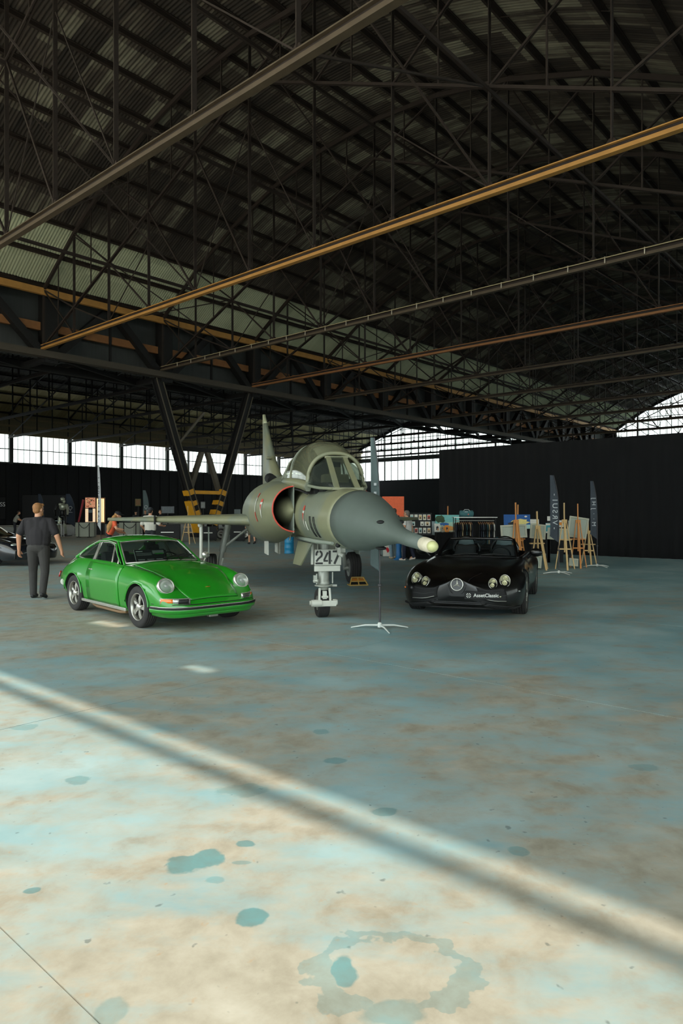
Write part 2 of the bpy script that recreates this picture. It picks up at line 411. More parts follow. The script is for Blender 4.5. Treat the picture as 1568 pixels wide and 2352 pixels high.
dk = MB(); dk.grid(lambda i, j: (lerp(DOOR_V, GAB_V, i), lerp(U_E0-.3, C1+.3, j), roof1(lerp(U_E0-.3, C1+.3, j)) + 0.16), 1, 40); dk.build('leak_blocker', M_STEELD, ceiling, solid=.05)  # extra skin added above the sheets to stop light leaks
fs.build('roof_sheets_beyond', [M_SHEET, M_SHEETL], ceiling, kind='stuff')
# purlins, one per half panel
for i in range(2*NP1+1):
    u = U_E0 + HALF*i; z = roof1(u) - 0.13
    sl = 0.0 if i == NP1 else math.atan(-2*0.0218*(u-RID1))
    mb = MB(); rot = Matrix.Rotation(sl, 3, 'X')
    L_ = GAB_V - DOOR_V; cv = (GAB_V + DOOR_V)/2
    mb.box((0, 0, 0), (L_, 0.055, 0.19), rot); mb.box(rot @ Vector((0, 0.04, -0.085)), (L_, 0.09, 0.018), rot); mb.box(rot @ Vector((0, -0.04, 0.085)), (L_, 0.09, 0.018), rot)
    mb.build('purlin', M_STEEL, ceiling, loc=(cv, u, z))
# thin sag rods between purlins
sr = MB()
for k in range(int((GAB_V-2)/3.6)):
    v = 5.5 + 3.6*k
    for i in range(2*NP1):
        if (i + k) % 2: continue
        u0, u1 = U_E0+HALF*i, U_E0+HALF*(i+1); sr.bar((v, u0, roof1(u0)-0.2), (v+0.0, u1, roof1(u1)-0.2), 0.02, 0.02)
sr.build('sag_rods', M_STEEL, ceiling, kind='stuff')

# --- trusses of the near bay -------------------------------------------------
def angle_pair(mb, p, q, w, gap=0.05, h=None):
    "double angle member: two thin bars side by side"
    p, q = Vector(p), Vector(q); off = Vector(((w+gap)/4+gap/4, 0, 0)); h = h or w
    mb.bar(p+off, q+off, w*0.42, h); mb.bar(p-off, q-off, w*0.42, h)
def make_truss(n, u0, pan, ztop, zbot, strut_rise, fine, mats, full=True):
    parts = []                                            # (name, MB, material)
    U = [u0 + pan*j for j in range(n+1)]; mid = n//2
    zt = [ztop(u) - 0.34 for u in U]
    zs = [min(zbot + strut_rise*min(j, n-j), zt[j]-0.5) for j in range(n+1)]
    um_, ul_ = (U[0]+U[-1])/2, U[-1]-U[0]+0.3
    b = MB(); b.box((0, um_, zbot-0.07), (0.17, ul_, 0.10)); b.box((0, um_, zbot+0.105), (0.18, ul_, 0.03))
    w_ = MB(); w_.box((0, um_, zbot+0.03), (0.03, ul_, 0.14)); parts.append(('chord_web', w_, mats[2]))  # darker steel on the web paints in the shade of its recess
    parts.append(('bottom_chord', b, mats[0]))
    t = MB()
    for j in range(n): t.bar((0, U[j], zt[j]), (0, U[j+1], zt[j+1]), 0.12, 0.18)
    parts.append(('top_chord', t, mats[1]))
    for rng in ((0, mid), (mid, n)):
        s = MB()
        for j in range(*rng): angle_pair(s, (0, U[j], zs[j]), (0, U[j+1], zs[j+1]), 0.085)
        parts.append(('inner_strut', s, mats[1]))
    for j in range(0, n+1):
        vb = MB(); angle_pair(vb, (0, U[j], zbot+0.1), (0, U[j], zt[j]), 0.066, 0.03)
        vb.box((0, U[j], zbot+0.19), (0.12, 0.26, 0.12), taper=0.5)                # gusset
        parts.append(('hanger', vb, mats[2]))
    for j in range(1, n):
        d = MB(); k = j-1 if j <= mid else j+1
        angle_pair(d, (0, U[j], zs[j]), (0, U[k], zt[k]), 0.06, 0.03); parts.append(('diagonal', d, mats[1]))
        if full and j >= mid:
            d = MB(); d.bar((0, U[j], zbot+0.1), (0, U[j+1], zs[j+1] if j < n-1 else zt[n]), 0.06, 0.06); parts.append(('lower_diagonal', d, mats[1]))
    if full:
        for j in range(n):                                                          # short posts and sub struts under the roof
            um = (U[j]+U[j+1])/2; za = (zs[j]+zs[j+1])/2; zb = (zt[j]+zt[j+1])/2
            d = MB(); d.bar((0, um, za), (0, um, zb), 0.045, 0.045); parts.append(('sub_post', d, mats[1]))
        for j in (2, 4, 6, 8):
            d = MB(); d.bar((0, U[j], zbot+0.1), (0, U[j+1] if j < mid else U[j-1], zs[j]), 0.035, 0.035); parts.append(('tie_rod', d, mats[1]))
    return parts
names_t = ['nearest', 'second nearest', 'third nearest', 'fourth nearest', 'fifth nearest', 'sixth nearest', 'seventh nearest', 'eighth nearest', 'ninth nearest', 'tenth nearest', 'eleventh nearest', 'twelfth nearest']
t_parts = make_truss(NP1, U_E0, PAN, roof1, Z_BOT, 1.40, True, (M_CHORD, M_STEEL, M_STEEL))
t_mesh = [(nm, mb.mesh(nm, mt)) for nm, mb, mt in t_parts]
_bc = [m_ for nm_, m_ in t_mesh if nm_ == 'bottom_chord'][0]
chord2 = _bc.copy(); chord2.materials[0] = M_OCHRE
chord4 = _bc.copy(); chord4.materials[0] = M_OCHRE2
for k in range(12):
    v = TR_V0 + TR_D*k
    how = {0: ' with a bare grey-brown bottom chord', 1: ' with a bright ochre bottom chord', 2: ' hung with small pale clips', 3: ' with a dull ochre bottom chord'}.get(k, ' from the camera')
    t = thing('roof_truss', f'{names_t[k]} rusty truss of the near bay{how}', 'truss', hv(v, 0), HROT, 'roof trusses of the near bay')
    for nm, me in t_mesh:
        mm = me
        if nm == 'bottom_chord' and k == 1: mm = chord2
        if nm == 'bottom_chord' and k == 3: mm = chord4
        put(bpy.data.objects.new(nm, mm), t)
    if k == 2:
        ck = MB().box((0, 0, 0), (0.03, 0.03, 0.22)).mesh('cable_clip', mat('white_clip', srgb(190, 180, 160), 0.5))
        for i in range(24):
            o = bpy.data.objects.new('cable_clip', ck); o.location = (-0.13, 3.5+1.3*i, Z_BOT+0.02); put(o, t)
        MB().tube([(-0.15, 2.7, Z_BOT+0.09), (-0.15, 35, Z_BOT+0.09)], 0.018, 6).build('cable', mat('pale_cable', srgb(176, 158, 124), 0.5), t)
# longitudinal ties between trusses
for jj, sec in ((2, 0.08), (4, 0.08), (6, 0.10), (8, 0.10)):
    u = U_E0 + PAN*jj; z = Z_BOT + 1.40*min(jj, NP1-jj)
    MB().box((0, 0, 0), (GAB_V-DOOR_V-0.4, sec, sec*1.3)).build('longitudinal_tie', M_STEEL, ceiling, loc=((GAB_V+DOOR_V)/2, u, z-0.1))
xb = MB()
for k in range(12):
    va, vb_ = TR_V0 + TR_D*(k-1), TR_V0 + TR_D*k
    for jj in (2, 4, 6, 8):
        if (jj//2 + k) % 2: continue
        ua, ub = U_E0 + PAN*jj, U_E0 + PAN*(jj+1); za, zb = Z_BOT+0.1, roof1(ub)-0.5
        xb.bar((va, ua, za), (vb_, ua, Z_BOT+1.4*min(jj, NP1-jj)), 0.05, 0.05)
        xb.bar((vb_, ua, za), (va, ub, zb), 0.045, 0.045)
xb.build('wind_bracing', M_STEEL, ceiling, kind='stuff')

# --- middle girder on the V column ---------------------------------------------
gird = thing('valley_girder', 'deep dark steel girder with two ochre rails over the V column', 'girder', hv(0, 0), HROT)
ga, gb = -40.0, GAB_V
gc, gl = (ga+gb)/2, gb-ga
for nm, u, z, sz, mt in (('bottom_beam', C1+0.3, Z0+8.28, (0.45, 0.34), mat('grey_brown_girder', srgb(74, 66, 56), .7)), ('bottom_beam', C2-0.3, Z0+8.28, (0.45, 0.34), M_STEELD),
                         ('ochre_rail', C1+0.95, Z0+9.85, (0.22, 0.42), M_OCHRE2), ('ochre_rail', C1-0.05, Z0+11.42, (0.2, 0.34), M_OCHRE)):
    MB().box((0, 0, 0), (gl, sz[0], sz[1])).build(nm, mt, gird, loc=(gc, u, z))
post_me = MB().box((0, 0, 0), (0.75, 0.7, 4.4)).mesh('girder_post', M_STEELD)
diag_me = MB().bar((0, 0, -1.9), (TR_D/2, 0, 1.7), 0.4, 0.5, (0, 1, 0)).mesh('girder_diagonal', M_STEELD)
diag2_me = MB().bar((0, 0, -1.9), (-TR_D/2, 0, 1.7), 0.4, 0.5, (0, 1, 0)).mesh('girder_diagonal_back', M_STEELD)
thin_me = MB().bar((0, 0, -1.7), (0, 0, 1.8), 0.12, 0.12).mesh('girder_hanger', M_STEELD)
for k in range(-5, 12):
    v = TR_V0 + TR_D*k + 0.6
    for nm, me, dv in (('girder_post', post_me, 0), ('girder_diagonal', diag_me, 0.2), ('girder_diagonal', diag2_me, -0.2), ('girder_hanger', thin_me, 3.6)):
        o = bpy.data.objects.new(nm, me); o.location = (v+dv, C1+0.75, Z0+10.1); put(o, gird)
low = MB()                                                   # lattice of the lower girder plane
for k in range(-5, 12):
    v = TR_V0 + TR_D*k + 0.6
    low.bar((v, C1+0.3, Z0+8.2), (v, C2-0.3, Z0+8.2), 0.3, 0.3); low.bar((v, C1+0.3, Z0+8.2), (v+TR_D, C2-0.3, Z0+8.2), 0.2, 0.2)
low.build('lattice', M_STEELD, gird, kind='stuff')
MB().box((0, 0, 0), (gl, 0.06, 4.2)).build('panel_strip', M_GREYW, gird, loc=(gc, C1+1.6, Z0+10.4))
MB().box((0, 0, 0), (gl, C2-C1+1.2, 0.08)).build('valley_gutter', M_STEELD, gird, loc=(gc, (C1+C2)/2, Z0+12.5))

def v_column(v0, label):
    c = thing('v_column', label, 'column', hv(v0, (C1+C2)/2 - 1.2, 0), HROT)
    zt = Z0 + 8.1
    for s in (-1, 1):
        b = MB(); p, q = Vector((s*0.30, 0, 0)), Vector((s*3.65, 0, zt)); d = (q-p).normalized()
        for off in (-0.22, 0.22): b.bar(p + Vector((0, off, 0)), q + Vector((0, off, 0)), 0.46, 0.09, (0, 1, 0))
        b.bar(p, q, 0.2, 0.36, (0, 1, 0)); b.build('leg', M_STEELD, c)
        for e in (-1, 1):
            bb = MB(); bb.bar(p + Vector((e*0.21, -0.30, 0)), q + Vector((e*0.21, -0.30, 0)), 0.05, 0.06, (0, 1, 0)); bb.build('leg_flange', mat('worn_flange_steel', srgb(92, 84, 72), .6), c)
        i_ = MB(); i_.bar((s*1.3, 0.1, 2.6), (s*0.2, 0.1, 5.55), 0.28, 0.28, (0, 1, 0)); i_.build('inner_brace', mat('worn_flange_steel', srgb(92, 84, 72), .6), c)
        y = MB()                                             # yellow warning blocks
        for k, (za, zb) in enumerate(((2.70, 3.02), (2.02, 2.30), (1.38, 1.68), (0.75, 1.05))):
            pa, pb = p.lerp(q, za/zt), p.lerp(q, zb/zt); y.bar(pa, pb, 0.50, 0.62, (0, 1, 0))
        y.build('yellow_band', M_YELLOW, c)
        if s == -1:
            y = MB(); y.bar(p.lerp(q, 0.3/zt) + Vector((-0.24, 0, 0)), p.lerp(q, 2.3/zt) + Vector((-0.24, 0, 0)), 0.18, 0.64, (0, 1, 0)); y.build('yellow_edge', M_YELLOW, c)
    MB().box((0, 0.1, 5.6), (5.0, 0.3, 0.26)).build('cross_beam', M_STEELD, c)
    MB().box((0, -0.2, 2.86), (2.9, 0.12, 0.22)).build('yellow_crossbar', M_YELLOW, c)
    MB().box((0, -0.2, 0.42), (1.2, 0.5, 0.34)).build('yellow_foot', M_YELLOW, c)
    MB().bar((-2.3, -0.1, 5.7), (-0.2, -0.1, 8.0), 0.14, 0.14).build('knee_brace', mat('worn_flange_steel', srgb(92, 84, 72), .6), c)
    MB().box((0, 0, 0.12), (2.0, 0.9, 0.24)).build('footing', M_STEELD, c)
    return c
v_column(27.3, 'dark steel V column with yellow warning bands behind the jet')

# --- far bay ------------------------------------------------------------------
ceiling2 = bpy.data.objects.new('ceiling', None); ceiling2.rotation_euler = HR; put(ceiling2, label='dark corrugated roof of the far hangar bay', kind='structure')
strips2 = []
for i in range(24):
    ua, ub = C2 + PAN2/2*i, C2 + PAN2/2*(i+1); za, zb = roof2(ua), roof2(ub); strips2.append(((ua+ub)/2, (za+zb)/2, math.atan2(zb-za, ub-ua)))
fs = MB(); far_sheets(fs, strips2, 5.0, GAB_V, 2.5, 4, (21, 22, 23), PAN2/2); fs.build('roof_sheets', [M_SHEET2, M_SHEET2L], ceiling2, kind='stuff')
dk = MB(); dk.grid(lambda i, j: (lerp(5, GAB_V, i), lerp(C2-.3, WALL_U+.3, j), roof2(min(lerp(C2-.3, WALL_U+.3, j), WALL_U)) + 0.2), 1, 40); dk.build('leak_blocker', M_STEELD, ceiling2, solid=.05)  # added cover skin here too, keeps daylight out of sheet gaps
pur = MB()
for i in range(25):
    u = C2 + PAN2/2*i; pur.box((52, u, roof2(u)-0.14), (94, 0.08, 0.2))
pur.build('purlins', M_STEELD, ceiling2, kind='stuff')
t2 = make_truss(12, C2, PAN2, roof2, Z_BOT+0.25, 1.25, False, (M_STEELD, M_STEELD, M_STEELD), full=False)
chordmb = t2[1][1].mesh('bottom_chord', M_STEEL); webmb = MB()
for nm, mb, mt in t2:
    if nm == 'bottom_chord': continue
    webmb.add(mb.v, mb.f, 0)
web_me = webmb.mesh('web', M_STEELD)
ord_t = ['first', 'second', 'third', 'fourth', 'fifth', 'sixth', 'seventh', 'eighth', 'ninth', 'tenth', 'eleventh', 'twelfth']
for k in range(12):
    t = thing('roof_truss', f'{ord_t[k]} dark roof truss of the far bay, counted from the left', 'truss', hv(12.7 + TR_D*k, 0), HROT, 'roof trusses of the far bay')
    put(bpy.data.objects.new('bottom_chord', chordmb), t); put(bpy.data.objects.new('web', web_me), t)

# --- far side wall with window band ---------------------------------------------
ZW0, ZW1 = 7.35, 10.75
wl_ = MB(); wl_.box((47, WALL_U+0.15, ZW0/2), (104, 0.3, ZW0)); 
wall_far = wl_.build('wall_far', M_BLACKW, rot=HR, kind='structure', label='black lower wall below the long window band')
n_board = 0
bd = MB().box((0, 0, 0), (0.12, 0.06, ZW0)).mesh('batten', M_BLACKW)
for k in range(60):
    o = bpy.data.objects.new('batten', bd); o.location = (10+1.5*k, WALL_U-0.02, ZW0/2); put(o, wall_far)
MB().box((47, WALL_U+0.1, (ZW1+13.7)/2+0.1), (104, 0.2, 13.6-ZW1)).build('wall_eave', M_BEIGEW, rot=HR, kind='structure')
for k, (z, h, d) in enumerate(((ZW1+0.12, 0.3, 0.35), (ZW1+1.0, 0.25, 0.3), (ZW1+1.9, 0.25, 0.45))):
    MB().box((47, WALL_U-0.1, z), (104, d, h)).build(f'trim_{k+1}', mat('tan_rail_paint', srgb(140, 124, 92), .7), rot=HR, kind='structure')
pane_me = MB().box((0, 0, 0), (0.66, 0.02, 1.62)).mesh('pane', M_PANE)
paneW_me = MB().box((0, 0, 0), (0.02, 0.66, 1.62)).mesh('pane_side', M_PANE)
nwin = 0
POST0 = 34.5 - TR_D*2
for k in range(11):
    v0 = POST0 + TR_D*k
    if v0 + TR_D > GAB_V: break
    nwin += 1
    wf = MB()
    wf.box((v0, WALL_U, (ZW0+ZW1)/2), (0.42, 0.4, ZW1-ZW0+0.2)); wf.box((v0+TR_D/2, WALL_U, (ZW0+ZW1)/2), (0.2, 0.3, ZW1-ZW0))
    wf.box((v0+TR_D/2, WALL_U, (ZW0+ZW1)/2-0.02), (TR_D, 0.12, 0.1)); wf.box((v0+TR_D/2, WALL_U, ZW0+0.05), (TR_D, 0.2, 0.16))
    for hlf in (0, 1):
        for i in range(1, 5): wf.box((v0 + hlf*TR_D/2 + 0.1 + i*0.71, WALL_U, (ZW0+ZW1)/2), (0.05, 0.06, ZW1-ZW0))
    w = wf.build(f'window_{nwin}', M_MULL, rot=HR, kind='structure')
    for hlf in (0, 1):
        for i in range(5):
            for r_ in (0, 1):
                o = bpy.data.objects.new('pane', pane_me); o.location = (v0 + hlf*TR_D/2 + 0.45 + i*0.70, WALL_U+0.03, ZW0 + 0.86 + r_*1.68); put(o, w)

# --- far gable ends --------------------------------------------------------------
def gable(idx, ua, ub, roof, zlow, label):
    wall = MB().box((GAB_V+0.15, (ua+ub)/2, ZW0/2), (0.3, ub-ua, ZW0)).build(f'wall_gable_{idx}', M_BLACKW, rot=HR, kind='structure', label=label)
    rows = [(ZW0, ZW1-0.1)]
    z = ZW1 + 0.75
    while z < 17.5: rows.append((z, z+1.55)); z += 1.6
    fr = MB(); pw = 1.45; n = int((ub-ua)/pw); pw = (ub-ua)/n; panes = []
    fr.box((GAB_V, (ua+ub)/2, ZW1+0.35), (0.25, ub-ua, 0.7)); 
    for i in range(n+1):
        u = ua + pw*i; zt = roof(min(max(u, ua), ub)) - 0.3
        fr.box((GAB_V, u, (ZW0+zt)/2), (0.14, 0.22 if i % 5 == 0 else 0.07, zt-ZW0))
    for za, zb in rows[1:]: 
        us = [ua + pw*i for i in range(n+1) if roof(ua+pw*i)-0.3 > za]
        if us: fr.box((GAB_V, (us[0]+us[-1])/2, za-0.03), (0.1, us[-1]-us[0], 0.09))
    for i in range(2*n): 
        u = ua + pw*(i+0.5)/1; 
        if u < ub: zt = roof(u)-0.3; fr.box((GAB_V, u, (ZW0+zt)/2), (0.05, 0.035, zt-ZW0))
    for i in range(n):
        u = ua + pw*(i+0.5)
        for za, zb in rows:
            zt = min(roof(u-pw/2), roof(u+pw/2)) - 0.35
            if zt < za+0.2: continue
            panes.append((u, za, min(zb, zt)))
    w = fr.build(f'window_{idx+20}', M_MULL, rot=HR, kind='structure')
    for u, za, zb in panes:
        o = bpy.data.objects.new('pane', MB().box((0, 0, 0), (0.02, pw-0.06, zb-za)).mesh('pane', M_PANE)); o.location = (GAB_V+0.06, u, (za+zb)/2); put(o, w)
    e = MB()                                                     # roof edge band over the glazing
    for i in range(24):
        u0, u1 = ua + (ub-ua)*i/24, ua + (ub-ua)*(i+1)/24
        e.bar((GAB_V, u0, roof(u0)-0.2), (GAB_V, u1, roof(u1)-0.2), 0.3, 0.4)
    e.build(f'trim_{idx+9}', M_STEELD, rot=HR, kind='structure')
gable(1, C2, WALL_U, roof2, ZW0, 'black lower gable wall at the far bay end')
gable(2, U_E0, C1, roof1, ZW0, 'black lower gable wall at the near bay end')
MB().box((GAB_V+0.15, (C1+C2)/2, 7), (0.3, C2-C1, 14)).build('wall_valley', M_BLACKW, rot=HR, kind='structure')

def milky():
    m, nt, b = nt_new('milky_fill_glazing'); N, L = nt.nodes, nt.links
    t = N.new('ShaderNodeBsdfTranslucent'); mx = N.new('ShaderNodeMixShader'); mx.inputs[0].default_value = 0.9
    nz = nnoise(nt, pos_hangar(nt), 0.8, 3); c = nmix(nt, nz, (0.80, 0.80, 0.76), (0.95, 0.95, 0.92)); L.new(c, t.inputs['Color'])
    b.inputs['Base Color'].default_value = (0.6, 0.6, 0.57, 1); L.new(b.outputs[0], mx.inputs[1]); L.new(t.outputs[0], mx.inputs[2]); L.new(mx.outputs[0], N['Material Output'].inputs['Surface'])
    return m
M_MILKY = milky()  # glazing assumed for unseen walls, brightens an otherwise dark interior
# --- bay to the right of the camera, near end and side walls (close the shell, added glazing for fill light) -----
U_R = -40.0
r0 = MB()
for i in range(8):
    ua, ub = U_R + (U_E0-U_R)*i/8, U_R + (U_E0-U_R)*(i+1)/8
    f = lambda u: Z0 + 17.6 - 5.9*((u-(U_R+U_E0)/2)/((U_E0-U_R)/2))**2
    r0.bar(((GAB_V+DOOR_V)/2, ua, f(ua)), ((GAB_V+DOOR_V)/2, ub, f(ub)), GAB_V-DOOR_V, 0.06)
r0.build('ceiling_side', M_SHEET, rot=HR, kind='structure')
MB().box((GAB_V+0.15, -20, ZW0/2), (0.3, 46, ZW0)).build('wall_end', M_BLACKW, rot=HR, kind='structure')
MB().box((GAB_V+0.15, -20, 13.5), (0.1, 46, 12.3)).build('window_31', M_MILKY, rot=HR, kind='structure')  # unseen end panel, added to send fill light inside
MB().box(((GAB_V+DOOR_V)/2, U_R-0.2, 1.5), (GAB_V-DOOR_V, 0.3, 3.0)).build('wall_right', M_BLACKW, rot=HR, kind='structure')
MB().box(((GAB_V+DOOR_V)/2, U_R-0.2, 8.5), (GAB_V-DOOR_V, 0.1, 11.0)).build('window_32', M_MILKY, rot=HR, kind='structure')  # side glazing out of view, added to lift the light on the right
MB().box((9, 60.9, 3), (0.3, 43.6, 6)).build('wall_left', M_BLACKW, rot=HR, kind='structure')
MB().box((9, 60.9, 12.5), (0.1, 43.6, 13)).build('wall_left_upper', M_BLACKW, rot=HR, kind='structure')
MB().box((DOOR_V/2+4.5, C2, 9), (9-DOOR_V, 0.3, 18)).build('wall_partition', M_BLACKW, rot=HR, kind='structure')
# doorway header: an open strip under the beam lets a band of sun through
ZL = 8.62
hd = MB()
hd.box((DOOR_V, -0.4, ZL+0.17), (0.1, 79.0, 0.075))                     # lowest rail, its shadow is the soft dark line
hd.build('trim_20', M_STEEL, rot=HR, kind='structure')
gapw = [((5.55, 5.95), 10.6, 10.75), ((8.6, 9.3), 11.7, 11.95)]
hw = MB(); zb = ZL + 0.50
def wallbox(u0, u1, z0, z1): hw.box((DOOR_V, (u0+u1)/2, (z0+z1)/2), (0.12, u1-u0, z1-z0))
wallbox(U_R, 5.5, zb, 20); wallbox(9.3, C2, zb, 20); wallbox(5.9, 8.6, zb, 20)
wallbox(5.5, 5.9, zb, 10.58); wallbox(5.5, 5.9, 10.88, 20); wallbox(8.6, 9.3, zb, 11.55); wallbox(8.6, 9.3, 11.95, 20)
hw.build('wall_near', M_MILKY, rot=HR, kind='structure', label='milky glazed gable above the open hangar doorway')

# --- black drapes behind the art stand --------------------------------------------
def drape(name, p, q, h, label, folds=0.35, amp=0.035):
    p, q = Vector(p), Vector(q); L_ = (q-p).length; n = int(L_/folds)*6
    d = (q-p).normalized(); s = Vector((-d.y, d.x, 0)); mb = MB()
    def fn(a, b):
        w = math.sin(a*L_/folds*2*PI)*amp*(0.4+0.6*(1-b)) + math.sin(a*L_*1.3)*amp
        return p + d*(a*L_) + s*w + Vector((0, 0, 0.02 + b*(h-0.02)))
    mb.grid(fn, n, 4); mb.build(name, M_DRAPE, label=label, cat='drape', solid=0.01)
drape('black_drape', hv(24.6, 16.2), hv(24.6, -9), 4.25, 'tall black drape wall behind the easels and clothes rack')
drape('black_drape', hv(24.7, 16.25), hv(33, 16.25), 4.2, 'black drape return at the left end of the drape wall')
# ================================================================ FIGHTER JET
def camo_material():
    m, nt, b = nt_new('olive_camouflage_paint'); N, L = nt.nodes, nt.links
    tc = N.new('ShaderNodeTexCoord'); p = tc.outputs['Object']
    big = nnoise(nt, p, 0.75, 2, 0.4, dist=0.5); st = nnoise(nt, p, 2.0, 5, 0.65, sc=(0.4, 2.2, 2.2)); fn = nnoise(nt, p, 14, 4, 0.6)
    k = N.new('ShaderNodeMapRange'); k.inputs['From Min'].default_value = 0.47; k.inputs['From Max'].default_value = 0.54; L.new(big, k.inputs['Value'])
    c = nmix(nt, k.outputs['Result'], srgb(128, 130, 100), srgb(108, 120, 110))
    c = nmix(nt, nmath(nt, 'MULTIPLY', st, 0.55), c, srgb(150, 146, 116)); c = nmix(nt, nmath(nt, 'MULTIPLY', fn, 0.3), c, srgb(92, 96, 78))
    L.new(c, b.inputs['Base Color']); b.inputs['Roughness'].default_value = 0.48; setin(b, 'Coat Weight', 0.15); setin(b, 'Coat Roughness', 0.25)
    return m
M_CAMO = camo_material()
M_RADOME = mat('slate_radome_paint', srgb(88, 98, 92), 0.55, 0, 0.12, 5)
M_BELLY = mat('pale_belly_grey', srgb(140, 148, 136), 0.5, 0, 0.12, 4)
M_WHITE = mat('gear_white_paint', srgb(206, 206, 194), 0.45, 0, 0.12, 9)
M_GEAR = mat('gear_silver_paint', srgb(170, 172, 162), 0.4, 0.3, 0.2, 14)
M_TIRE = mat('tyre_rubber', srgb(44, 42, 41), 0.8, 0, 0.2, 12)
M_BLACK = mat('flat_black', srgb(14, 14, 15), 0.7, 0, 0.15, 8)
M_RED = mat('warning_red_paint', srgb(200, 74, 58), 0.5)
M_RIMG = mat('grey_rim_alloy', srgb(150, 150, 142), 0.4, 0.5, 0.15, 10)
M_CANOPY = glass_mat('dusty_canopy_glass', (0.62, 0.66, 0.52), 0.30, 0.08, srgb(112, 114, 92))
M_WSGLASS = glass_mat('windscreen_glass', (0.75, 0.8, 0.76), 0.62, 0.04, srgb(60, 66, 62))

jet = thing('fighter_jet', 'olive camouflaged delta wing fighter jet with grey radome and stencilled 247', 'aircraft', (-0.27, 10.3, 0), R(-78))
JS = [(2.31, 1.50, .352, .352, .352), (1.6, 1.52, .40, .39, .385), (0.8, 1.54, .43, .43, .40), (0.0, 1.56, .45, .47, .42), (-1.0, 1.58, .47, .55, .44), (-2.0, 1.60, .52, .66, .46),
      (-3.5, 1.60, .62, .76, .48), (-5.0, 1.60, .72, .76, .50), (-7.0, 1.60, .68, .70, .50), (-9.0, 1.60, .56, .58, .50), (-9.9, 1.60, .47, .47, .45)]
def jsec(x):
    xs = [s[0] for s in JS]
    for i in range(len(xs)-1):
        if x >= xs[i+1] or i == len(xs)-2:
            t = i + (xs[i]-x)/(xs[i]-xs[i+1]); break
    return [crv([s[k] for s in JS], max(0, min(len(JS)-1, t))) for k in (1, 2, 3, 4)]
def fus(x, a, off=0.0):
    "fuselage skin; a = 0 on the left side (y+), 90 top"
    cz, w, ht, hb = jsec(x); c, s = math.cos(a), math.sin(a)
    return Vector((x, c*(w+off), cz + s*((ht if s > 0 else hb)+off)))
mb = MB(); NX, NA = 60, 40
rings = [[fus(2.31 - 12.21*i/NX, 2*PI*j/NA) for j in range(NA)] for i in range(NX+1)]
mb.loft(rings); mb.build('fuselage', M_CAMO, jet, weld=True)
# radome and nose probe
prof = [(2.34, 1.50, .352), (2.31, 1.50, .356), (2.6, 1.495, .335), (2.95, 1.478, .278), (3.25, 1.455, .218), (3.55, 1.425, .155), (3.8, 1.398, .105), (3.98, 1.380, .078), (4.25, 1.355, .068), (4.66, 1.330, .058)]
rings = [[Vector((x, math.cos(2*PI*j/36)*r, z + math.sin(2*PI*j/36)*r)) for j in range(36)] for x, z, r in prof[1:]]
MB().loft(rings).build('radome', M_RADOME, jet, weld=True)
pr = [(4.64, .058), (4.655, .061), (4.75, .060), (4.83, .054), (4.835, .044)]
rb = [[Vector((x, math.cos(2*PI*j/24)*r, 1.332-0.06*(x-4.64) + math.sin(2*PI*j/24)*r)) for j in range(24)] for x, r in pr]
MB().loft(rb).build('probe_collar', mat('cream_probe_paint', srgb(206, 196, 172), .5, 0, .2, 20), jet)
MB().ball((4.86, 0, 1.320), (0.055, 0.046, 0.046), 20, 12).build('probe_tip', mat('yellowed_plastic', srgb(196, 196, 140), .3), jet)
for s in (-1, 1):
    MB().ball((3.62, s*0.10, 1.50), (0.09, 0.035, 0.02), 12, 6).build('nose_scoop', M_BLACK, jet)
MB().ball((3.2, 0.02, 1.222), (0.13, 0.05, 0.022), 12, 6).build('chin_slot', M_BLACK, jet)
# canopy hump
CS = [(0.92, .385, 1.95, 2.40), (0.55, .41, 1.99, 2.555), (0.1, .425, 2.02, 2.65), (-0.4, .43, 2.05, 2.665), (-1.0, .425, 2.09, 2.61), (-1.6, .40, 2.12, 2.53), (-2.4, .34, 2.15, 2.44), (-3.4, .24, 2.20, 2.385)]
def can(x, a, off=0.0):
    xs = [s[0] for s in CS]
    for i in range(len(xs)-1):
        if x >= xs[i+1] or i == len(xs)-2: t = i + (xs[i]-x)/(xs[i]-xs[i+1]); break
    w, z0, z1 = [crv([s[k] for s in CS], max(0, min(len(CS)-1, t))) for k in (1, 2, 3)]
    c, s = math.cos(a), math.sin(a)
    e = 0.82
    return Vector((x, math.copysign(abs(c)**e, c)*(w+off), z0-0.0 + (abs(s)**e)*(z1-z0+off)))
def can_patch(x0, x1, a0, a1, nu=14, nv=20, off=0.0):
    m_ = MB(); m_.grid(lambda i, j: can(lerp(x0, x1, i), lerp(a0, a1, j), off), nu, nv); return m_
A0, A1 = R(4), R(176)
M_CANROOF = mat('glossy_olive_canopy_roof', srgb(122, 124, 100), 0.2, 0, 0.25, 5, coat=0.6)
can_patch(0.86, -0.50, A0, R(58)).build('canopy_pane', M_CANOPY, jet)
can_patch(0.86, -0.50, R(122), A1).build('canopy_pane', M_CANOPY, jet)
can_patch(0.88, -0.53, R(58), R(122), off=0.003).build('canopy_roof', M_CANROOF, jet)
can_patch(-0.56, -1.25, A0, R(64)).build('canopy_pane', M_CANOPY, jet)
can_patch(-0.56, -1.25, R(116), A1).build('canopy_pane', M_CANOPY, jet)
can_patch(-0.53, -1.28, R(64), R(116), off=0.003).build('canopy_roof', M_CAMO, jet, solid=0.012)
can_patch(-1.25, -3.4, R(-4), R(184), 20, 24).build('canopy_fairing', M_CAMO, jet)
def hoop(x, r, a0=A0, a1=A1, dx=0.0):
    t = MB(); t.tube([can(x, lerp(a0, a1, i/24), 0.004) + Vector((dx*math.sin(lerp(a0, a1, i/24)), 0, 0)) for i in range(25)], r, 6, sy=1.0); return t
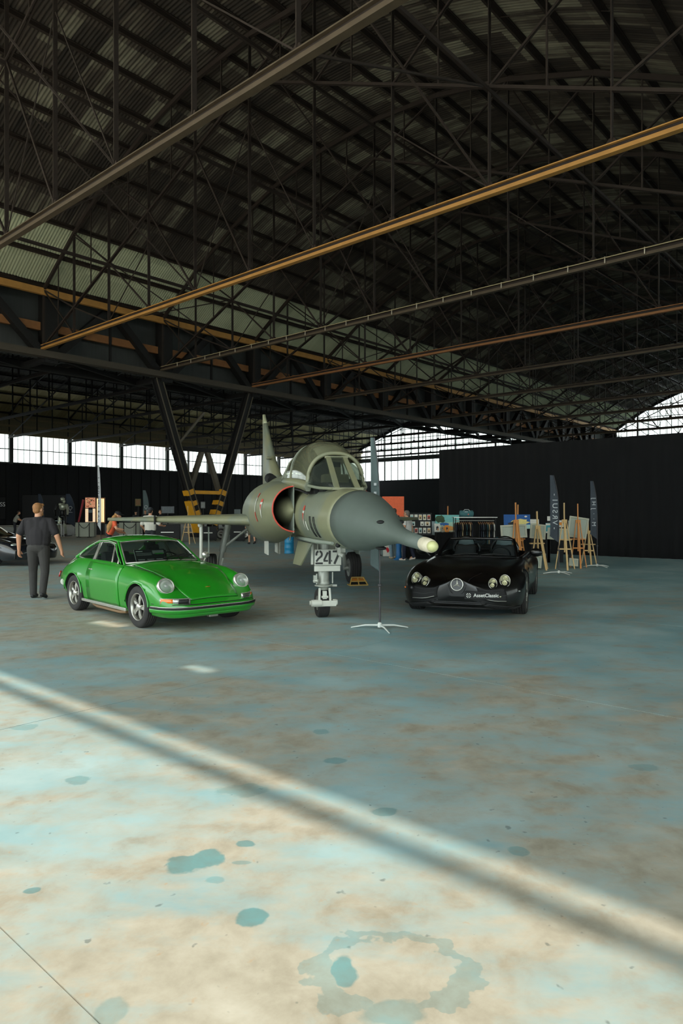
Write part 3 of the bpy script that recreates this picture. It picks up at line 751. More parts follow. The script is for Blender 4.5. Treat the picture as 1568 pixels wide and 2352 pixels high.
hoop(0.90, 0.030).build('canopy_hoop', M_CAMO, jet); hoop(-0.53, 0.016).build('canopy_hoop', M_CAMO, jet); hoop(-1.25, 0.014).build('canopy_hoop', M_CAMO, jet)
for s in (-1, 1):
    k = MB(); pts = [can(x, R(3) if s > 0 else R(177), 0.006) + Vector((0, 0, -0.045)) for x in (0.95, 0.5, 0.0, -0.5, -1.0, -1.4)]
    k.tube(pts, [0.05]*6, 6, sy=1.5, up=(0, 0, 1)); k.build('canopy_sill', M_CAMO, jet)
    k = MB(); k.tube([p + Vector((0, s*0.008, -0.095)) for p in pts], 0.014, 6); k.build('canopy_seal', M_BLACK, jet)
# windscreen
WT, WB = (0.97, .135, 2.335), (1.62, .165, 1.905); WS0, WS1 = (0.98, .385, 1.965), (0.93, .32, 2.20)
def quad_patch(a, b, c, d, n=6, bulge=(0, 0, 0)):
    a, b, c, d = map(Vector, (a, b, c, d)); bl = Vector(bulge)
    m_ = MB(); m_.grid(lambda i, j: a.lerp(b, i).lerp(d.lerp(c, i), j) + bl*(4*i*(1-i)*j*(1-j)*1.0), n, n); return m_
quad_patch((0.97, -.085, 2.345), (0.97, .085, 2.345), (1.62, .10, 1.91), (1.62, -.10, 1.91), 4).build('windscreen', M_WSGLASS, jet, solid=0.012)
for s in (-1, 1):
    f = lambda p: (p[0], p[1]*s, p[2])
    quad_patch(f(WT), f(WB), f(WS0), f(WS1), 6, (0.03, s*0.05, 0.03)).build('windscreen_side', M_WSGLASS, jet, solid=0.012)
    MB().bar(f((0.95, .112, 2.350)), f((1.66, .135, 1.90)), 0.07, 0.03, (1, 0, 1)).build('windscreen_post', M_CAMO, jet)
    t = MB(); t.tube([f((1.68, .19, 1.895)), f((1.35, .31, 1.915)), f((1.0, .392, 1.955))], 0.022, 6); t.build('windscreen_frame', M_CAMO, jet)
MB().bar((1.665, -.2, 1.895), (1.665, .2, 1.895), 0.05, 0.03).build('windscreen_frame', M_CAMO, jet)
MB().bar((0.955, -.16, 2.35), (0.955, .16, 2.35), 0.04, 0.03).build('windscreen_frame', M_CAMO, jet)
# cockpit inside
ck = MB(); ck.box((1.05, 0, 1.93), (0.5, 0.5, 0.12)); ck.box((0.2, 0, 1.9), (1.6, 0.62, 0.1)); ck.build('cockpit_tub', M_BLACK, jet)
for x in (0.25, -0.85):
    st = MB(); st.box((x, 0, 2.15), (0.14, 0.4, 0.6)); st.box((x, 0, 2.5), (0.13, 0.24, 0.16)); st.build('ejection_seat', mat('seat_dark_canvas', srgb(46, 50, 44), .8), jet, bevel=0.02)
cm = MB(); cm.box((0.85, 0.0, 2.03), (0.22, 0.36, 0.18)); cm.box((0.86, 0.0, 2.16), (0.1, 0.16, 0.12)); cm.build('gun_sight', mat('cream_instrument', srgb(196, 184, 150), .6), jet, bevel=0.02)
# intakes
def intake(s):
    IS = [(0.05, .45, .335, 1.645, .345), (-0.4, .45, .40, 1.63, .40), (-1.2, .45, .485, 1.61, .485), (-2.2, .45, .53, 1.60, .56), (-3.6, .45, .52, 1.58, .58), (-5.5, .45, .40, 1.56, .5), (-7.5, .45, .2, 1.56, .42)]
    def sk(x, a, off=0.0):
        xs = [q[0] for q in IS]
        for i in range(len(xs)-1):
            if x >= xs[i+1] or i == len(xs)-2: t = i + (xs[i]-x)/(xs[i]-xs[i+1]); break
        y0, ay, zc, bz = [crv([q[k] for q in IS], max(0, min(len(IS)-1, t))) for k in (1, 2, 3, 4)]
        return Vector((x, s*(y0 + math.cos(a)*(ay+off)), zc + math.sin(a)*(bz+off)))
    o = MB(); o.grid(lambda i, j: sk(lerp(0.05, -7.5, i**1.3), lerp(-PI/2, PI/2, j)), 30, 20); o.build('intake_trunk', M_CAMO, jet)
    i_ = MB(); i_.grid(lambda i, j: sk(lerp(0.05, -1.3, i), lerp(-PI/2, PI/2, j), -0.02-0.05*i), 8, 20); i_.build('intake_duct', M_BLACK, jet)
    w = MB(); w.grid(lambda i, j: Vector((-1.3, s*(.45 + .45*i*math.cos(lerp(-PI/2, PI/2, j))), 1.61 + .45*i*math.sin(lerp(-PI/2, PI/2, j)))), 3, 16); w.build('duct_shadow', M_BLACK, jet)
    l = MB(); l.tube([sk(0.05, lerp(-PI/2, PI/2, j/24), -0.008) for j in range(25)], 0.013, 6); l.build('intake_lip', M_RED, jet)
    p_ = MB(); p_.box((-0.25, s*.462, 1.645), (0.62, 0.012, 0.72)); p_.build('splitter_plate', M_BELLY, jet)
    for zz in (1.34, 1.62, 1.92):
        MB().box((-0.3, s*.445, zz), (0.4, 0.04, 0.03)).build('splitter_spacer', M_BELLY, jet)
    c = MB(); c.lathe([(0.01, 0.10), (0.06, 0.04), (0.13, -0.10), (0.2, -0.34), (0.235, -0.6), (0.24, -1.0)], 16, (0, s*.465, 1.62), 'x', arc=PI, a0=-PI/2 if s > 0 else PI/2); c.build('shock_cone', M_CAMO, jet)
    def decal(nm, pts, m_, off=0.006):
        q = [Vector(t_) for t_ in pts] if len(pts) == 4 else [Vector(t_) for t_ in (pts[0], pts[1], pts[2], pts[2])]
        d = MB(); d.grid(lambda i, j: sk(*(q[0].lerp(q[1], i).lerp(q[3].lerp(q[2], i), j)), off), 3, 10); d.build(nm, m_, jet)
    # long thin warning arrow and a warning triangle
    decal('warning_stripe', [(-1.25, R(28)), (-1.19, R(28)), (-1.12, R(0)), (-1.17, R(-2))], M_WHITE)
    decal('warning_stripe', [(-1.30, R(38)), (-1.20, R(38)), (-1.19, R(28)), (-1.25, R(28))], M_RED); decal('warning_stripe', [(-1.17, R(-2)), (-1.12, R(0)), (-1.04, R(-20)), (-1.1, R(-21))], M_RED)
    decal('warning_triangle', [(-0.80, R(18)), (-0.62, R(18)), (-0.66, R(-16)), (-0.68, R(-16))], M_WHITE); decal('warning_triangle', [(-0.77, R(13)), (-0.66, R(13)), (-0.675, R(0))], M_RED, 0.011)
    decal('warning_triangle', [(-0.77, R(25)), (-0.66, R(25)), (-0.62, R(18)), (-0.80, R(18))], M_RED)
intake(-1); intake(1)
# markings on the nose side (left of the picture)
def fdecal(nm, pts, m_, off=0.006):
    q = [Vector(t_) for t_ in pts] if len(pts) == 4 else [Vector(t_) for t_ in (pts[0], pts[1], pts[2], pts[2])]
    def P_(i, j):
        x, a = q[0].lerp(q[1], i).lerp(q[3].lerp(q[2], i), j); return fus(x, PI - a, off)
    d = MB(); d.grid(P_, 3, 10); d.build(nm, m_, jet)
fdecal('warning_triangle', [(0.73, R(10)), (0.85, R(10)), (0.80, R(-24)), (0.785, R(-24))], M_WHITE); fdecal('warning_triangle', [(0.755, R(6)), (0.83, R(6)), (0.795, R(-10))], M_RED, 0.011)
fdecal('warning_triangle', [(0.76, R(20)), (0.83, R(20)), (0.85, R(11)), (0.73, R(11))], M_RED)
fdecal('white_placard', [(0.90, R(-9)), (0.99, R(-9)), (0.99, R(-27)), (0.90, R(-27))], M_WHITE)
for x in (1.22, 1.45):
    for dx in (0, 0.055):
        t = MB(); t.tube([fus(x+dx*(1 if k in (0, 6) else 1.4), PI - lerp(R(2), R(-40), k/6), 0.004) for k in range(7)], 0.006, 5); t.build('gun_slot', M_BLACK, jet)
MB().ball((2.1, -0.215, 1.20), (0.05, 0.03, 0.03), 12, 8).build('chin_port', M_BLACK, jet)
MB().tube([fus(2.0, PI+R(48), 0.02), fus(1.0, PI+R(52), 0.03), fus(0.0, PI+R(55), 0.03), fus(-0.9, PI+R(55), 0.03)], [0.02, 0.03, 0.03, 0.02], 8).build('bay_edge', M_BELLY, jet)
MB().tube([fus(-1.0, PI+R(40), 0.0), fus(-1.0, PI+R(40), 0.0) + Vector((0, -0.02, -0.16))], 0.012, 6).build('drain_pipe', M_WHITE, jet)
MB().tube([fus(-4.2, R(118), -0.02), fus(-4.45, R(118), 0.05)], 0.11, 12).build('dorsal_scoop', M_BLACK, jet)
# wings
def wing(s):
    rt = [(-1.48, .55), (-7.55, 4.02)]; te = [(-8.7, .55), (-8.35, 4.02)]
    def prof(t):
        xl, y = lerp(rt[0][0], rt[1][0], t), lerp(.55, 4.02, t); xt = lerp(te[0][0], te[1][0], t); th = lerp(0.22, 0.07, t); z = 1.445 - 0.03*t
        q = [(0, 0), (.012, .55), (.05, .9), (.3, 1.0), (.7, .6), (1, .05), (.7, -.45), (.3, -.75), (.05, -.75), (.012, -.5)]
        return [Vector((lerp(xl, xt, a), s*y, z + b*th*0.6)) for a, b in q]
    w = MB(); N_ = 16; w.loft([prof(i/N_) for i in range(N_+1)]); w.build('wing', M_CAMO, jet, weld=True)
    n_ = MB(); p = prof(0.64)[0]; n_.box(p + Vector((-0.05, 0, 0.0)), (0.3, 0.025, 0.19)); n_.build('wing_notch', M_BLACK, jet)
wing(-1); wing(1)
# fin
def finprof(z, t):
    xl = interp([(0, -4.2), (.06, -5.0), (.16, -5.75), (.35, -6.75), (.94, -9.0), (1, -9.22)], t); xt = interp([(0, -9.55), (.88, -9.62), (1, -9.45)], t)
    th = lerp(0.17, 0.05, t)*(1.5 if t < 0.05 else 1.0)
    q = [(0, 0), (.02, .6), (.12, 1.0), (.4, 1.0), (.8, .5), (1, .06), (1, -.06), (.8, -.5), (.4, -1.0), (.12, -1.0), (.02, -.6)]
    return [Vector((lerp(xl, xt, a), b*th*0.75, z)) for a, b in q]
f_ = MB(); f_.loft([finprof(lerp(2.15, 4.36, t), t) for t in [0, .03, .06, .11, .16, .25, .35, .5, .65, .8, .86]]); f_.build('fin', M_CAMO, jet, weld=True)
f_ = MB(); f_.loft([finprof(lerp(2.15, 4.36, t), t) for t in [.86, .9, .95, 1.0]]); f_.build('fin_tip', mat('cream_fin_cap', srgb(168, 170, 140), .5), jet, weld=True)
f_ = MB(); f_.tube([(-6.3, -0.125, 2.9), (-6.9, -0.13, 2.95), (-7.4, -0.12, 2.96)], [0.01, 0.04, 0.01], 8); f_.build('fin_fairing', M_CAMO, jet)
MB().lathe([(.46, -9.9), (.50, -9.6), (.44, -10.2), (.36, -10.2), (.34, -9.7)], 28, (0, 0, 1.6), 'x').build('exhaust_nozzle', M_BLACK, jet)
# wheels
def wheel_mb(r, w, rim, grooves=5, n=36):
    t = MB(); h = w/2; pr = [(rim, -h*0.8), (r*0.86, -h), (r*0.96, -h*0.86)]
    k = grooves*2+1
    for i in range(k+1):
        y = lerp(-h*0.74, h*0.74, i/k); rr = r*(1-0.02*(abs(y)/h)**2); d = 0.014*r*3
        a = y - w*0.012; b_ = y + w*0.012
        if 0 < i < k+1 and i % 2: pr += [(rr, a), (rr-d, a+1e-4), (rr-d, b_), (rr, b_+1e-4)]
        else: pr.append((rr, y))
    pr += [(r*0.96, h*0.86), (r*0.86, h), (rim, h*0.8)]
    t.lathe(pr, n, (0, 0, 0), 'y'); return t
def hub_mb(rim, w):
    t = MB()
    for s in (-1, 1):
        t.lathe([(rim, s*w*0.40), (rim*0.96, s*w*0.44), (rim*0.88, s*w*0.36), (rim*0.55, s*w*0.30), (rim*0.45, s*w*0.46), (0.001, s*w*0.48)], 24, (0, 0, 0), 'y')
    return t
# nose gear
wheel_mb(.215, .185, .11, 5).build('nose_wheel', M_TIRE, jet, loc=(-0.13, 0, .215)); hub_mb(.112, .18).build('wheel_hub', M_RIMG, jet, loc=(-0.13, 0, .215))
g = MB(); g.lathe([(.082, 1.16), (.082, .56), (.09, .55), (.09, .50), (.075, .49), (.07, .43)], 20); g.build('nose_strut', M_GEAR, jet)
g = MB(); g.lathe([(.10, .505), (.135, .50), (.135, .485), (.10, .48)], 20); g.bar((0, 0, .495), (.02, .2, .49), .03, .03); g.build('strut_collar', M_GEAR, jet)
g = MB()
for s in (-1, 1):
    g.bar((.07, s*.075, .46), (.10, s*.085, .24), .03, .03, (1, 0, 0)); g.bar((.08, s*.15, .25), (-.13, s*.135, .215), .05, .08); g.tube([(-.13, s*.12, .215), (-.13, s*.19, .215)], .035, 12)
    g.tube([(.07, s*.15, .245), (.07, s*.195, .245)], .042, 12)
g.box((.08, .02, .245), (.09, .32, .06)); g.tube([(.10, -.2, .24), (.10, -.05, .24)], .05, 12); g.tube([(.11, -.17, .205), (.11, .17, .205)], .018, 8)
g.box((.085, 0, .36), (.04, .06, .12)); g.tube([(.1, -.05, .33), (.1, .05, .33)], .018, 8); g.build('fork', M_WHITE, jet)
MB().tube([(.07, .125, .53), (.07, .125, .70)], .012, 6).build('brake_line', M_GEAR, jet)
g = MB(); g.box((.06, -.14, .60), (.07, .05, .11)); g.tube([(.09, -.12, .52), (.09, -.12, .68)], .012, 6); g.tube([(.06, -.16, .57), (.1, -.1, .57)], .03, 8); g.build('steering_unit', M_GEAR, jet)
g = MB(); g.box((.135, .04, .925), (.02, .405, .235)); g.build('number_plate', M_WHITE, jet, bevel=.006)
g = MB(); g.box((.115, .035, .757), (.02, .395, .085)); g.build('gear_door', M_WHITE, jet, bevel=.006)
ink = mat('stencil_ink', srgb(58, 58, 56), .6)
# stencilled digits 247 cut as separate strokes
def yz(y, z, x=.147): return Vector((x, y+.03, z))
def stroke(mb, pts, w):
    P = []; Q = []
    for i, (y, z) in enumerate(pts):
        a = pts[max(i-1, 0)]; b_ = pts[min(i+1, len(pts)-1)]; d = Vector((b_[0]-a[0], b_[1]-a[1])); d.normalize(); n_ = Vector((-d.y, d.x))*w/2
        P.append(yz(y+n_.x, z+n_.y)); Q.append(yz(y-n_.x, z-n_.y))
    vs = P + Q; n = len(P); mb.add(vs, [(i, i+1, n+i+1, n+i) for i in range(n-1)])
def digits(parent):
    zc, w = .925, .029
    d = MB(); cy = -.125; r = .041
    stroke(d, [(cy + r*math.cos(R(a)), zc+.045 + r*1.15*math.sin(R(a))) for a in range(200, 98, -12)], w)
    stroke(d, [(cy + r*math.cos(R(a)), zc+.045 + r*1.15*math.sin(R(a))) for a in range(82, -40, -12)] + [(cy-.012, zc-.02), (cy-.042, zc-.062)], w)
    stroke(d, [(cy-.056, zc-.088), (cy+.056, zc-.088)], w); d.build('digit', ink, parent, solid=.002)
    d = MB(); cy = .005
    stroke(d, [(cy+.03, zc+.1), (cy+.03, zc-.1)], .034); stroke(d, [(cy+.002, zc+.075), (cy-.055, zc-.042)], w); stroke(d, [(cy-.064, zc-.052), (cy+.004, zc-.052)], .026); stroke(d, [(cy+.053, zc-.052), (cy+.066, zc-.052)], .026); d.build('digit', ink, parent, solid=.002)
    d = MB(); cy = .135
    stroke(d, [(cy-.055, zc+.087), (cy+.056, zc+.087)], w); stroke(d, [(cy+.045, zc+.066), (cy-.03, zc-.1)], .034); d.build('digit', ink, parent, solid=.002)
digits(jet)
g = MB(); g.prism([(.35, -.22, 1.14), (-.75, -.26, 1.14), (-.62, -.36, .78), (.02, -.34, .80)], (0, -.02, 0)); g.build('nose_gear_door', M_CAMO, jet)
g = MB(); g.bar((.15, -.20, 1.12), (.08, -.19, .82), .035, .02, (1, 0, 0)); g.build('door_link', M_WHITE, jet)
g = MB(); g.bar((.14, .2, 1.12), (.16, .2, .98), .05, .05); g.tube([(.16, .2, .98), (.2, .26, .95)], .03, 8); g.build('door_link', M_WHITE, jet)
g = MB(); g.box((.0, .27, 1.02), (.1, .12, .07)); g.build('landing_lamp', M_WHITE, jet, bevel=.01)
# main gear
for s in (-1, 1):
    wheel_mb(.352, .255, .20, 3).build('main_wheel', M_TIRE, jet, loc=(-4.87, s*1.575, .352)); hub_mb(.205, .25).build('wheel_hub', M_RIMG, jet, loc=(-4.87, s*1.575, .352))
    g = MB(); g.tube([(-4.75, s*1.2, 1.36), (-4.82, s*1.33, .75)], .075, 12); g.tube([(-4.82, s*1.33, .78), (-4.87, s*1.40, .352)], .05, 12); g.tube([(-4.87, s*1.36, .352), (-4.87, s*1.5, .352)], .06, 12)
    g.tube([(-4.6, s*1.32, .62), (-4.62, s*1.35, .45), (-4.85, s*1.38, .36)], .022, 6); g.build('main_leg', M_GEAR, jet)
    g = MB(); g.tube([(-4.5, s*.75, 1.3), (-4.8, s*1.28, .85)], .03, 8); g.build('side_brace', M_GEAR, jet)
    g = MB(); g.box((-4.7, s*1.62, .98), (.5, .02, .62)); g.build('main_gear_door', M_BELLY, jet)
    g = MB(); g.box((-2.9, s*.36, 1.0), (.7, .02, .36)); g.build('belly_door', M_WHITE, jet)
    g = MB(); g.box((-2.4, s*.62, 1.0), (.6, .02, .34)); g.build('belly_door', M_WHITE, jet)
MB().tube([(-4.1, -1.78, 1.35), (-4.1, -1.78, .66)], .035, 8).build('wing_prop', M_WHITE, jet)
MB().ball((-4.1, -1.8, 1.33), .05).build('prop_head', M_WHITE, jet)
# ================================================================ CARS
def paint(name, col, flake=0.0, rough=0.25, coat=1.0):
    return mat(name, col, rough, 0.0, 0.06, 3.0, coat=coat)
M_GREEN = mat('viper_green_car_paint', srgb(30, 138, 28), 0.35, 0.0, 0.08, 2.0, coat=0.9)
M_CARBLK = mat('black_car_paint', srgb(5, 5, 6), 0.3, 0.0, 0.1, 2.0, coat=0.45)
M_NAVY = mat('midnight_car_paint', srgb(16, 20, 28), 0.25, 0.0, 0.1, 2.0, coat=1.0)
M_CHROME = mat('chrome_trim', srgb(214, 212, 204), 0.22, 0.75, 0.05, 8)
M_ALLOY = mat('satin_alloy', srgb(176, 174, 166), 0.3, 0.85, 0.08, 9)
M_RUB = mat('black_rubber_trim', srgb(22, 22, 22), 0.6, 0, 0.1, 10)
M_CGLASS = glass_mat('car_window_glass', (0.82, 0.88, 0.85), 0.80, 0.02, (0.02, 0.025, 0.025))
M_DGLASS = glass_mat('tinted_car_glass', (0.3, 0.33, 0.34), 0.35, 0.02, (0.012, 0.014, 0.016))
M_LENS = mat('headlamp_glass', srgb(190, 196, 190), 0.12, 0.55, 0.35, 30, coat=1.0)
M_LENSY = mat('headlamp_bulb_glass', srgb(220, 214, 170), 0.1, 0.3, 0.2, 30, coat=1.0)
M_AMBER = mat('amber_lens', srgb(235, 120, 30), 0.2, 0, 0.2, 30, coat=1.0)
M_REDL = mat('red_lens', srgb(170, 20, 20), 0.2, 0, 0.1, 30, coat=1.0)
M_SEAT = mat('black_seat_vinyl', srgb(24, 24, 26), 0.55, 0, 0.2, 10)
M_LINER = mat('cream_headliner', srgb(196, 178, 140), 0.8, 0, 0.1, 10)
M_GRILLE = mat('grille_black', srgb(8, 8, 9), 0.7, 0, 0.1, 20)
M_WELL = mat('wheel_well_black', srgb(10, 10, 10), 0.95, 0, 0.1, 8)

class Loft:
    def __init__(s, st): s.x = [a for a, _ in st]; s.p = [b for _, b in st]; s.n = len(st); s.m = len(st[0][1])
    def st_of(s, x):
        for i in range(s.n-1):
            if x >= s.x[i+1] or i == s.n-2: return max(0, min(s.n-1, i + (s.x[i]-x)/(s.x[i]-s.x[i+1])))
    def at(s, sp, t, side=1):
        "sp: station parameter, t: ring parameter"
        col = [[s.p[i][j] for j in range(s.m)] for i in range(s.n)]
        i = min(int(sp), s.n-2); f = sp-i
        idx = [max(i-1, 0), i, i+1, min(i+2, s.n-1)]
        def row(j):
            q = [s.p[k][j] for k in idx]
            return (cr(q[0][0], q[1][0], q[2][0], q[3][0], f), cr(q[0][1], q[1][1], q[2][1], q[3][1], f))
        jj = min(int(t), s.m-2); g = t-jj
        r = [row(max(jj-1, 0)), row(jj), row(jj+1), row(min(jj+2, s.m-1))]
        y = cr(r[0][0], r[1][0], r[2][0], r[3][0], g); z = cr(r[0][1], r[1][1], r[2][1], r[3][1], g)
        x = cr(*(s.x[k] for k in idx), f)
        return Vector((x, max(y, 0)*side, z))
    def body(s, ks=4, kt=4):
        NS, NT = (s.n-1)*ks, (s.m-1)*kt; rings = []
        for a in range(NS+1):
            half = [s.at(a/ks, b/kt) for b in range(NT+1)]
            half[0].y = 0; half[-1].y = 0
            rings.append(half + [Vector((p.x, -p.y, p.z)) for p in reversed(half[1:-1])])
        return MB().loft(rings)
    def patch(s, x0, x1, t0, t1, side=1, off=0.004, n=12, m=8):
        a0, a1 = s.st_of(x0), s.st_of(x1); e = 0.02; mb = MB()
        def P(i, j):
            sp, t = lerp(a0, a1, i), lerp(t0, t1, j); p = s.at(sp, t, side)
            du = s.at(min(sp+e, s.n-1), t, side) - s.at(max(sp-e, 0), t, side); dv = s.at(sp, min(t+e, s.m-1), side) - s.at(sp, max(t-e, 0), side)
            nn = du.cross(dv)
            if nn.length < 1e-9: return p
            nn.normalize()
            c = Vector((p.x, 0, 0.45)); 
            if nn.dot(p-c) < 0: nn = -nn
            return p + nn*off
        return mb.grid(P, n, m)
    def curve(s, x0, x1, t, side=1, n=12, off=0.004):
        return [s.at(s.st_of(lerp(x0, x1, i/n)), t, side)*1.0 for i in range(n+1)]
def cut_wells(ob, wells):
    "wells: (x, y, z, r, depth) cylinders cut out of the body"
    cs = []
    for x, y, z, r, d in wells:
        c = MB(); c.tube([(x, y-d/2, z), (x, y+d/2, z)], r, 40); me = c.mesh('cut', M_WELL)
        bm = bmesh.new(); bm.from_mesh(me); bmesh.ops.remove_doubles(bm, verts=bm.verts, dist=1e-4); bmesh.ops.recalc_face_normals(bm, faces=bm.faces); bm.to_mesh(me); bm.free()
        o = bpy.data.objects.new('cut', me); COL.objects.link(o); o.parent = ob.parent; cs.append(o)
        md = ob.modifiers.new('well', 'BOOLEAN'); md.operation = 'DIFFERENCE'; md.object = o; md.solver = 'EXACT'; md.material_mode = 'TRANSFER'
    bpy.context.view_layer.update(); bake(ob)
    for o in cs: bpy.data.objects.remove(o)
    return ob
def patch4(a, b, c, d, n=8, m=8, bulge=(0, 0, 0)):
    return quad_patch(a, b, c, d, max(n, m), bulge)
def wheel_five(parent, loc, side, r=.315, w=.19, rim=.2, steer=0.0, kind='petal'):
    "tyre with grooves, rim and spokes; outer face towards y*side"
    wh = bpy.data.objects.new('wheel', None); wh.location = loc; wh.rotation_euler = (0, 0, steer); put(wh, parent)
    wheel_mb(r, w, rim, 4, 40).build('tyre', M_TIRE, wh)
    ri = MB(); h = side*w/2
    ri.lathe([(rim*1.02, -h*0.85), (rim*0.98, -h*0.4), (rim*0.93, h*0.35), (rim*0.97, h*0.80), (rim*1.03, h*0.92), (rim*1.05, h*0.84), (rim*1.02, h*0.74)], 36, (0, 0, 0), 'y'); ri.build('rim', M_ALLOY, wh)
    MB().lathe([(rim*0.95, h*0.10), (0.001, h*0.10)], 30, (0, 0, 0), 'y').build('brake_disc', M_WELL, wh)
    sp = MB()
    n = 5 if kind == 'petal' else 10
    for k in range(n):
        a = 2*PI*k/n + 0.3; rot = Matrix.Rotation(a, 3, 'Y')
        if kind == 'petal':
            out = [(0.028, 0.12), (0.05, 0.55), (0.058, 0.78), (0.035, 0.97), (-0.035, 0.97), (-0.058, 0.78), (-0.05, 0.55), (-0.028, 0.12)]
            P = [rot @ Vector((x*rim/.2*0.72, h*(0.72 - 0.35*abs(z-0.5)), z*rim)) for x, z in out]
            sp.prism(P, rot @ Vector((0, -h*0.22, 0)))
        else:
            sp.bar(rot @ Vector((0, h*0.62, 0.1*rim)), rot @ Vector((0, h*0.80, 0.98*rim)), 0.03, 0.022, (0, 1, 0))
    sp.build('spokes', M_ALLOY, wh)
    MB().lathe([(rim*0.28, h*0.6), (rim*0.27, h*0.82), (rim*0.2, h*0.9), (0.001, h*0.92)], 20, (0, 0, 0), 'y').build('hub_cap', M_CHROME if kind == 'petal' else M_RUB, wh)
    return wh

# ---------------------------------------------------------------- green classic coupe
car = thing('green_coupe', 'bright green classic sports coupe with round headlamps and five spoke wheels', 'car', (-2.252, 9.95, 0), math.atan2(-.742, .67)); car.scale = (1, 1, .915)
PS = [(.86, [(0, .255), (.2, .255), (.33, .262), (.37, .30), (.36, .345), (.33, .365), (.2, .375), (.1, .38), (0, .382)]),
      (.83, [(0, .225), (.34, .225), (.45, .24), (.495, .30), (.485, .37), (.45, .40), (.32, .412), (.16, .418), (0, .42)]),
      (.76, [(0, .21), (.47, .21), (.58, .23), (.62, .31), (.61, .40), (.56, .44), (.40, .455), (.2, .465), (0, .47)]),
      (.65, [(0, .2), (.55, .2), (.67, .24), (.71, .35), (.70, .46), (.62, .505), (.44, .515), (.22, .53), (0, .537)]),
      (.55, [(0, .2), (.59, .2), (.705, .25), (.742, .39), (.725, .54), (.60, .575), (.43, .575), (.2, .595), (0, .602)]),
      (.46, [(0, .2), (.61, .2), (.725, .26), (.762, .42), (.748, .61), (.60, .70), (.42, .63), (.2, .655), (0, .665)]),
      (.37, [(0, .2), (.615, .2), (.735, .265), (.772, .44), (.758, .65), (.605, .765), (.42, .675), (.2, .70), (0, .708)]),
      (.25, [(0, .2), (.62, .2), (.74, .26), (.778, .45), (.768, .675), (.62, .80), (.43, .73), (.2, .75), (0, .757)]),
      (.0, [(0, .2), (.63, .2), (.755, .25), (.792, .46), (.782, .70), (.65, .845), (.46, .80), (.2, .82), (0, .828)]),
      (-.50, [(0, .2), (.64, .2), (.74, .24), (.778, .46), (.778, .70), (.68, .872), (.53, .885), (.25, .917), (0, .927)]),
      (-.78, [(0, .2), (.645, .2), (.74, .235), (.776, .46), (.777, .70), (.70, .885), (.62, .90), (.30, .90), (0, .90)]),
      (-.93, [(0, .19), (.65, .19), (.74, .23), (.775, .46), (.776, .70), (.70, .89), (.635, .885), (.60, .45), (0, .40)]),
      (-1.3, [(0, .19), (.66, .19), (.74, .23), (.775, .46), (.776, .70), (.70, .895), (.635, .89), (.60, .42), (0, .38)]),
      (-1.9, [(0, .19), (.66, .19), (.745, .24), (.788, .46), (.792, .70), (.715, .90), (.64, .90), (.60, .45), (0, .42)]),
      (-2.27, [(0, .2), (.66, .2), (.76, .26), (.812, .46), (.808, .68), (.735, .875), (.62, .93), (.57, .70), (0, .66)]),
      (-2.48, [(0, .21), (.64, .21), (.755, .28), (.808, .47), (.80, .68), (.715, .855), (.56, .94), (.3, .965), (0, .975)]),
      (-2.8, [(0, .24), (.6, .24), (.72, .30), (.775, .48), (.76, .66), (.67, .785), (.48, .835), (.25, .865), (0, .875)]),
      (-3.1, [(0, .3), (.5, .3), (.63, .36), (.69, .48), (.67, .60), (.59, .67), (.42, .70), (.2, .72), (0, .73)]),
      (-3.24, [(0, .38), (.4, .38), (.5, .42), (.55, .5), (.53, .57), (.47, .6), (.35, .61), (.2, .62), (0, .62)])]
PL = Loft(PS)
body = PL.body(5, 4).build('body', [M_GREEN, M_WELL], car, weld=True)
WZ = .315
cut_wells(body, [(0, s*.80, WZ, .355, .56) for s in (-1, 1)] + [(-2.27, s*.82, WZ, .355, .56) for s in (-1, 1)])
for s in (-1, 1):
    arch = MB(); arch.tube([(x0 + .362*math.cos(R(a)), s*(0.786 if x0 == 0 else 0.806), WZ + .362*math.sin(R(a))) for x0 in (0,) for a in range(6, 175, 7)], .011, 6); arch.build('wheel_arch_lip', M_GREEN, car)
    arch = MB(); arch.tube([(-2.27 + .362*math.cos(R(a)), s*0.806, WZ + .362*math.sin(R(a))) for a in range(6, 175, 7)], .011, 6); arch.build('wheel_arch_lip', M_GREEN, car)
# opening panels
PL.patch(-.575, -1.73, 2.15, 5.0, 1, .003, 14, 12).build('door', M_GREEN, car, solid=.006); dr = PL.patch(-.575, -1.73, 2.15, 5.0, -1, .003, 14, 12).build('door', M_GREEN, car, solid=.006)
def seam(pts, nm='panel_gap', r=.0035): MB().tube(pts, r, 4).build(nm, M_RUB, car)
h_ = MB()
def hoodP(i, j):
    x = lerp(.765, -.54, i); wd = interp([(-.54, .56), (0, .53), (.35, .46), (.6, .42), (.77, .37)], x); y = lerp(-wd, wd, j)
    sp = PL.st_of(x); lo, hi = 4.5, 8.0
    for _ in range(18):
        md = (lo+hi)/2
        if PL.at(sp, md).y > abs(y): lo = md
        else: hi = md
    p = PL.at(sp, lo); return Vector((x, y, p.z + .006))
h_.grid(hoodP, 26, 20); h_.build('hood', M_GREEN, car, solid=.012)
seam([hoodP(i/20, 0) for i in range(21)]); seam([hoodP(i/20, 1) for i in range(21)]); seam([hoodP(0, i/10) for i in range(11)])
# cowl grille slit
MB().box((-.54, .02, .934), (.022, .56, .012)).build('cowl_vent', M_RUB, car)
